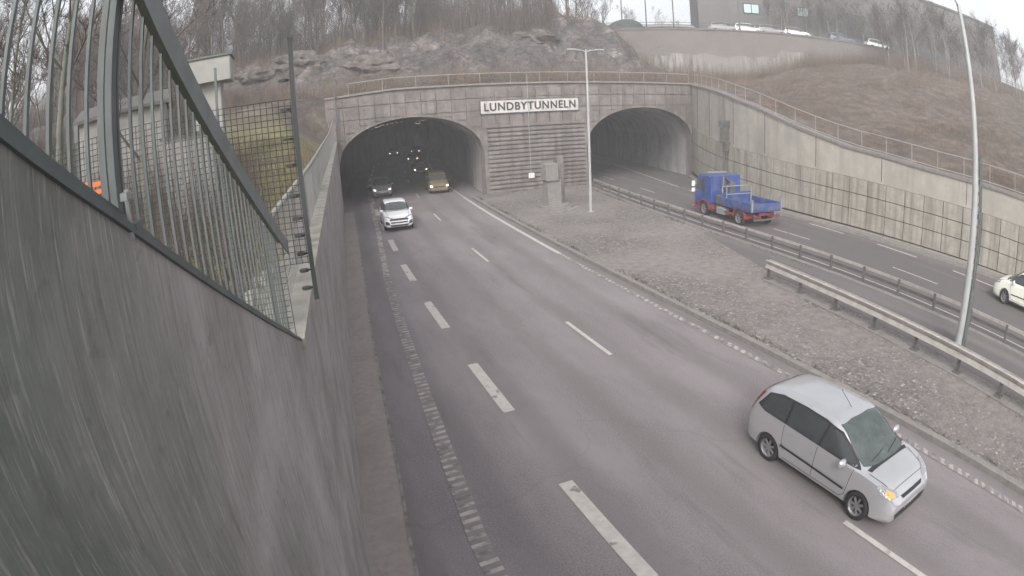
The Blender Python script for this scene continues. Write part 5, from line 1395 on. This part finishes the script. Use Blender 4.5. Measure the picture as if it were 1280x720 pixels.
t = thing('white_wall', 'low white garden wall farther right behind the mesh', 'wall', (-2.2, 14.0, hgt(-2.2, 14) - .2), .2)
mb = MB(); mb.box((0, 0, 1.0), (1.3, .25, 2.2)); mb.build('panel', m_render, t)
mb = MB(); mb.box((0, 0, 2.14), (1.4, .34, .08)); mb.build('cap', m_bwall, t)
t = thing('barrier', 'orange ribbed plastic barrier behind the bars at the left', 'barrier', (-1.42, 4.15, 6.55), .1)
mb = MB()
for i in range(4): mb.box((0, 0, .04 + i * .055), (.17, .05, .032))
mb.box((-.08, 0, .1), (.02, .03, .28)); mb.box((.08, 0, .1), (.02, .03, .28)); mb.build('slats', m_orange, t)
mb = MB(); mb.box((0, .03, -.7), (.05, .04, 1.4)); mb.build('stake', m_galvd, t)
for i, (x, y, s) in enumerate(((-.35, 7.6, .3), (-.2, 8.4, .24), (-.55, 6.9, .26))):
    bm = bmesh.new(); bmesh.ops.create_icosphere(bm, subdivisions=3, radius=s)
    for v in bm.verts: v.co *= 1 + .25 * noise.noise(v.co * 4 + Vector((i * 7, 0, 0))); v.co.z *= .7
    me = bpy.data.meshes.new('boulder'); bm.to_mesh(me); bm.free(); me.materials.append(m_coping)
    o = bpy.data.objects.new('boulder', me); C.objects.link(o); o.location = (x, y, hgt(x, y) + s * .2)
    tag(o, ['pale boulder lying by the foot of the coping, middle of three', 'pale boulder farthest along the foot of the coping', 'pale boulder nearest the mesh fence'][i], 'boulder', 'pale boulders behind the railing')

# ------------------------------------------------------------------ trees
def make_tree(seed, h, r, spread, bark, twigm, up_=.55, levels=4, trunk_frac=.35, label='', group='', birch=False):
    rnd = random.Random(seed)
    t = thing('bare_tree', label, 'tree', (0, 0, 0), 0, group)
    trunk, crown = MB(), MB()
    def grow_(p, d, ln, rad, lv, mb):
        n = 4 if lv < 2 else 3
        pts, rs = [p], [rad]; q_ = p; dd = d.copy()
        for i in range(n):
            dd = (dd + Vector((rnd.gauss(0, .12), rnd.gauss(0, .12), rnd.gauss(.03, .06))) * (.5 if lv == 0 else 1.2)).normalized()
            q_ = q_ + dd * ln / n; pts.append(q_); rs.append(rad * (1 - (i + 1) / n * (.72 if lv else .8)))
        mb.tube(pts, rs, 7 if lv == 0 else (4 if lv == 1 else 3), caps=False)
        if lv >= levels: return
        kids = (15, 8, 6, 4)[lv]
        for k_ in range(kids):
            f = rnd.uniform(trunk_frac if lv == 0 else .2, 1.0)
            i = min(int(f * n), n - 1); b_ = pts[i].lerp(pts[i + 1], f * n - i)
            a = rnd.uniform(0, 2 * pi); side = Vector((cos(a), sin(a), 0)); side = (side - dd * side.dot(dd)).normalized()
            nd = (dd * up_ + side * rnd.uniform(.5, 1.0) * spread + Vector((0, 0, .25))).normalized()
            l2 = ln * rnd.uniform(.28, .5) * (1.15 - f * .5 if lv == 0 else 1)
            grow_(b_, nd, l2, max(rad * (1 - f * .7) * .45, .010), lv + 1, crown)
    grow_(Vector((0, 0, -.3)), Vector((rnd.uniform(-.05, .05), rnd.uniform(-.05, .05), 1)).normalized(), h, r, 0, trunk)
    trunk.build('trunk', bark, t, smooth=True); crown.build('crown', twigm, t)
    return t
m_twig2 = m_twig
protos = {}
def tree_at(kind, x, y, label, group, sc=1.0, z=None):
    global protos
    if kind not in protos:
        spec = {'a': (1, 11, .16, .75, m_bark, m_twig, .5, 4, .25), 'b': (2, 12, .14, .55, m_bark, m_twig, .8, 4, .3), 'c': (3, 9.5, .12, .9, m_bark, m_twig, .4, 4, .15),
                'd': (4, 10, .09, .75, m_bark2, m_twig, .5, 4, .2), 'e': (5, 9, .08, .65, m_bark2, m_twig, .6, 4, .2), 'f': (6, 9, .12, .9, m_bark3, m_twig, .5, 4, .3)}[kind]
        o = make_tree(*spec); protos[kind] = o; first = True
    else: o = copy_tree(protos[kind])
    place(o, (x, y, hgt(x, y) if z is None else z), random.uniform(0, 6.28), label, sc)
    o['group'] = group; return o
rnd = random.Random(11)
pts_ = []
def scatter(n, fn, mind):
    k_ = 0; out = []
    while len(out) < n and k_ < 20000:
        k_ += 1; x, y = fn()
        if all((x - a) ** 2 + (y - b) ** 2 > mind ** 2 for a, b in pts_ + out): out.append((x, y))
    pts_.extend(out); return out
def polar(a0, a1, r0, r1):
    def f():
        a = R(rnd.uniform(a0, a1)); r = math.sqrt(rnd.uniform(r0 * r0, r1 * r1)); return r * sin(a), r * cos(a)
    return f
for x, y in scatter(150, polar(-24, 15.5, 57, 92), 1.2):
    tree_at(rnd.choice('abc'), x, y, 'leafless tree in the dense wood on the hill over the left tunnel mouth', 'wood on the left hill', rnd.uniform(.75, 1.1))
for x, y in scatter(46, polar(14, 30, 66, 92), 1.8):
    tree_at(rnd.choice('abc'), x, y, 'leafless tree on the skyline above the middle of the tunnel portal', 'trees on the middle skyline', rnd.uniform(.5, .85))
for x, y in scatter(26, polar(-48, -8, 22, 50), 2.4):
    tree_at(rnd.choice('abcf'), x, y, 'leafless tree in the thicket behind the white house and the steel bars', 'thicket on the garden side', rnd.uniform(.7, 1.0))
for x, y in scatter(9, polar(30, 42, 95, 125), 3):
    tree_at(rnd.choice('ab'), x, y, 'leafless tree in the distance behind the upper street', 'distant trees behind the street', rnd.uniform(.5, .75), z=SZ)
for x, y in scatter(30, lambda: (lambda t, s: (F0.x + Fd.x * t + Fn.x * s, F0.y + Fd.y * t + Fn.y * s))(rnd.uniform(34, 66), rnd.uniform(-14, -1.5)), 1.6):
    tree_at(rnd.choice('dee'), x, y, 'slender leafless sapling on the brown slope in front of the grey building', 'saplings on the right slope', rnd.uniform(.6, 1.0))
for x, y in scatter(26, lambda: (lambda t, s: (F0.x + Fd.x * t + Fn.x * s, F0.y + Fd.y * t + Fn.y * s))(rnd.uniform(62, 100), rnd.uniform(-16, 10)), 2.0):
    tree_at(rnd.choice('deb'), x, y, 'pale leafless tree at the right edge where the slope meets the sky', 'trees at the right edge', rnd.uniform(.7, 1.0))
for x, y in scatter(26, lambda: (lambda t, s: (F0.x + Fd.x * t + Fn.x * s, F0.y + Fd.y * t + Fn.y * s))(rnd.uniform(22, 64), rnd.uniform(8.5, 11.8)), 1.5):
    tree_at(rnd.choice('de'), x, y, 'thin pale street tree between the upper street and the grey building', 'street trees before the grey building', rnd.uniform(.6, .9), z=SZ)
tree_at('f', -3.9, 9.2, 'grey-green trunked tree right behind the thick bars at the left', 'trees near the fence', .85)
tree_at('f', -2.6, 10.6, 'leafless tree rising just right of the thick bar behind the mesh', 'trees near the fence', .7)
tree_at('f', -7.6, 13.5, 'leafless tree farthest left behind the bars, against the sky', 'trees near the fence', 1.0)
tree_at('f', -5.4, 12.2, 'forked leafless tree between the left bars and the white house', 'trees near the fence', .9)

# dry undergrowth (uncountable)
def brush(name, n, fn, hgt_rng, label, lean=.35, mat_=m_brush, th=.012):
    mb = MB(); r2 = random.Random(3)
    for _ in range(n):
        x, y = fn(); z = hgt(x, y); h_ = r2.uniform(*hgt_rng)
        for k_ in range(3):
            a = r2.uniform(0, 6.28); l = r2.uniform(0, lean) * h_
            w = th * r2.uniform(.6, 1.4); b = r2.uniform(0, 6.28)
            px, py = x + r2.uniform(-.2, .2), y + r2.uniform(-.2, .2)
            mb.add([(px - w * cos(b), py - w * sin(b), z - .05), (px + w * cos(b), py + w * sin(b), z - .05), (px + l * cos(a), py + l * sin(a), z + h_)], [(0, 1, 2)])
    o = mb.build(name, mat_); o['kind'] = 'stuff'; o['label'] = label; o['category'] = 'undergrowth'
def right_slope():
    while True:
        y = rnd.uniform(-8, 52); x = wallR(min(y, PY)) + rnd.uniform(1.2, 46)
        s = (Vector((x, y)) - F0).dot(Fn)
        if s < -.8: return x, y
brush('dry_grass', 15000, right_slope, (.12, .45), 'dry brown grass and stalks over the right slope')
brush('scrub', 5000, lambda: (rnd.uniform(-14, 42), rnd.choice((rnd.uniform(46.6, 51), rnd.uniform(58, 68)))), (.6, 2.4), 'thin brown scrub above the portal and along the crest', lean=.5, mat_=m_brush, th=.018)
brush('dry_grass', 9000, lambda: (rnd.uniform(-10, 40), rnd.uniform(46.2, 66)), (.15, .6), 'dry brown growth among the rocks above the portal')
brush('undergrowth', 14000, polar(-30, 27, 62, 92), (1.0, 6.0), 'thin brown undergrowth filling the wood on the hill', lean=.25, mat_=m_twig, th=.02)
brush('undergrowth', 6000, lambda: (lambda y: (wallL(y) - rnd.uniform(.7, 14), y))(rnd.uniform(5.5, 30)), (.1, .5), 'rough grass and stalks on the verge behind the left wall')
brush('undergrowth', 2200, polar(-42, -3, 6.5, 20), (.6, 2.3), 'tangled bare brush between the mesh fence and the white house', lean=.6, mat_=m_twig, th=.007)
brush('undergrowth', 2600, polar(-50, -8, 20, 48), (1.0, 3.5), 'brown thicket behind the white house', lean=.3, mat_=m_twig, th=.02)
brush('undergrowth', 1500, lambda: (lambda t, s: (F0.x + Fd.x * t + Fn.x * s, F0.y + Fd.y * t + Fn.y * s))(rnd.uniform(32, 95), rnd.uniform(-13, -1)), (.3, 2.6), 'thin brown saplings and brush on the upper right slope', lean=.3, mat_=m_brush, th=.02)

mb = MB(); r2 = random.Random(5)
for _ in range(2600):
    y = r2.uniform(-6, 44); e_ = r2.random()
    if nz(y * .35, e_ * 3, 2) < .02: continue
    x = lane4(y) + .74 + abs(r2.gauss(0, .12)) if e_ < .5 else (railB(y) + r2.choice((-1, 1)) * (.33 + abs(r2.gauss(0, .1))) if y < 16 else railA(y) - .5 - abs(r2.gauss(0, .15)))
    for k_ in range(3):
        a = r2.uniform(0, 6.28); h_ = r2.uniform(.03, .13)
        mb.add([(x - .012, y, MZ), (x + .012, y + .01, MZ), (x + .06 * cos(a), y + .06 * sin(a), MZ + h_)], [(0, 1, 2)])
o = mb.build('weeds', mat('kerb_weeds', (0.10, 0.105, 0.055), .95, var=.5)); o['kind'] = 'stuff'; o['label'] = 'sparse low weeds growing along the median kerb and rail footings'; o['category'] = 'weeds'
_cl = [right_slope() for _ in range(70)]
def clumps():
    while True:
        cx, cy = rnd.choice(_cl); x, y = rnd.gauss(cx, .9), rnd.gauss(cy, .9)
        if (Vector((x, y)) - F0).dot(Fn) < -.8 and x > wallR(min(y, PY)) + .8: return x, y
brush('scrub', 2500, lambda: (lambda t, s: (F0.x + Fd.x * t + Fn.x * s, F0.y + Fd.y * t + Fn.y * s))(rnd.uniform(3, 45), -.6 - abs(rnd.gauss(0, 1.4))), (.4, 2.2), 'brown scrub along the foot of the far street wall', lean=.5, mat_=m_brush, th=.016)
brush('scrub', 4500, clumps, (.3, 1.1), 'low brown scrub in clumps over the right slope', lean=.7, mat_=m_brush, th=.012)
# bare rock outcrops on the bluff
for i, (az, el_y, s, sx) in enumerate(((9.6, 56.0, 1.7, 2.3), (12.5, 57.0, 1.2, 1.8), (19.5, 57.0, 1.3, 1.6), (2.5, 55.5, 1.6, 2.0), (25, 57.5, 1.4, 2.0), (-2, 55.5, 1.3, 1.8))):
    x = el_y * math.tan(R(az)); bm = bmesh.new(); bmesh.ops.create_icosphere(bm, subdivisions=4, radius=s)
    for v in bm.verts:
        c0 = v.co.copy(); v.co *= 1 + .30 * nz(c0.x * .9 + i * 5, c0.y * .9, c0.z * 1.6, 5) + .16 * abs(nz(c0.x * 2.2 + i * 5, c0.y * 2.2, c0.z * 6, 3)); v.co.x *= sx * .8; v.co.z *= .8
    me = bpy.data.meshes.new('rock_outcrop'); bm.to_mesh(me); bm.free(); me.materials.append(mat('outcrop_rock', (0.17, 0.145, 0.128), .95, scale=1.5, col2=(.045, .04, .038), bump=1.0, bscale=5))
    o = bpy.data.objects.new('rock_outcrop', me); C.objects.link(o); o.location = (x, el_y, hgt(x, el_y) - .5)
    tag(o, ['light brown layered rock outcrop above the middle of the left tunnel mouth', 'low rock outcrop right of the layered one', 'small rock outcrop above the left end of the sign', 'dark rock outcrop above the left jamb of the left mouth', 'rock outcrop on the crest behind the lamp head', 'leftmost rock outcrop on the bluff'][i], 'rock', 'rock outcrops on the bluff')

# ------------------------------------------------------------------ misty winter air
hz = MB(); hz.box((100, 0, 23.5), (1640, 1840, 51))
ho = hz.build('haze', []); ho['kind'] = 'stuff'
hm = bpy.data.materials.new('haze_air'); hm.use_nodes = True; nt = hm.node_tree; nt.nodes.clear()
ou = nt.nodes.new('ShaderNodeOutputMaterial'); pv = nt.nodes.new('ShaderNodeVolumePrincipled')
pv.inputs['Color'].default_value = (.92, .93, .95, 1); pv.inputs['Density'].default_value = 0.0029; pv.inputs['Anisotropy'].default_value = 0.2
nt.links.new(pv.outputs[0], ou.inputs['Volume']); ho.data.materials.append(hm)
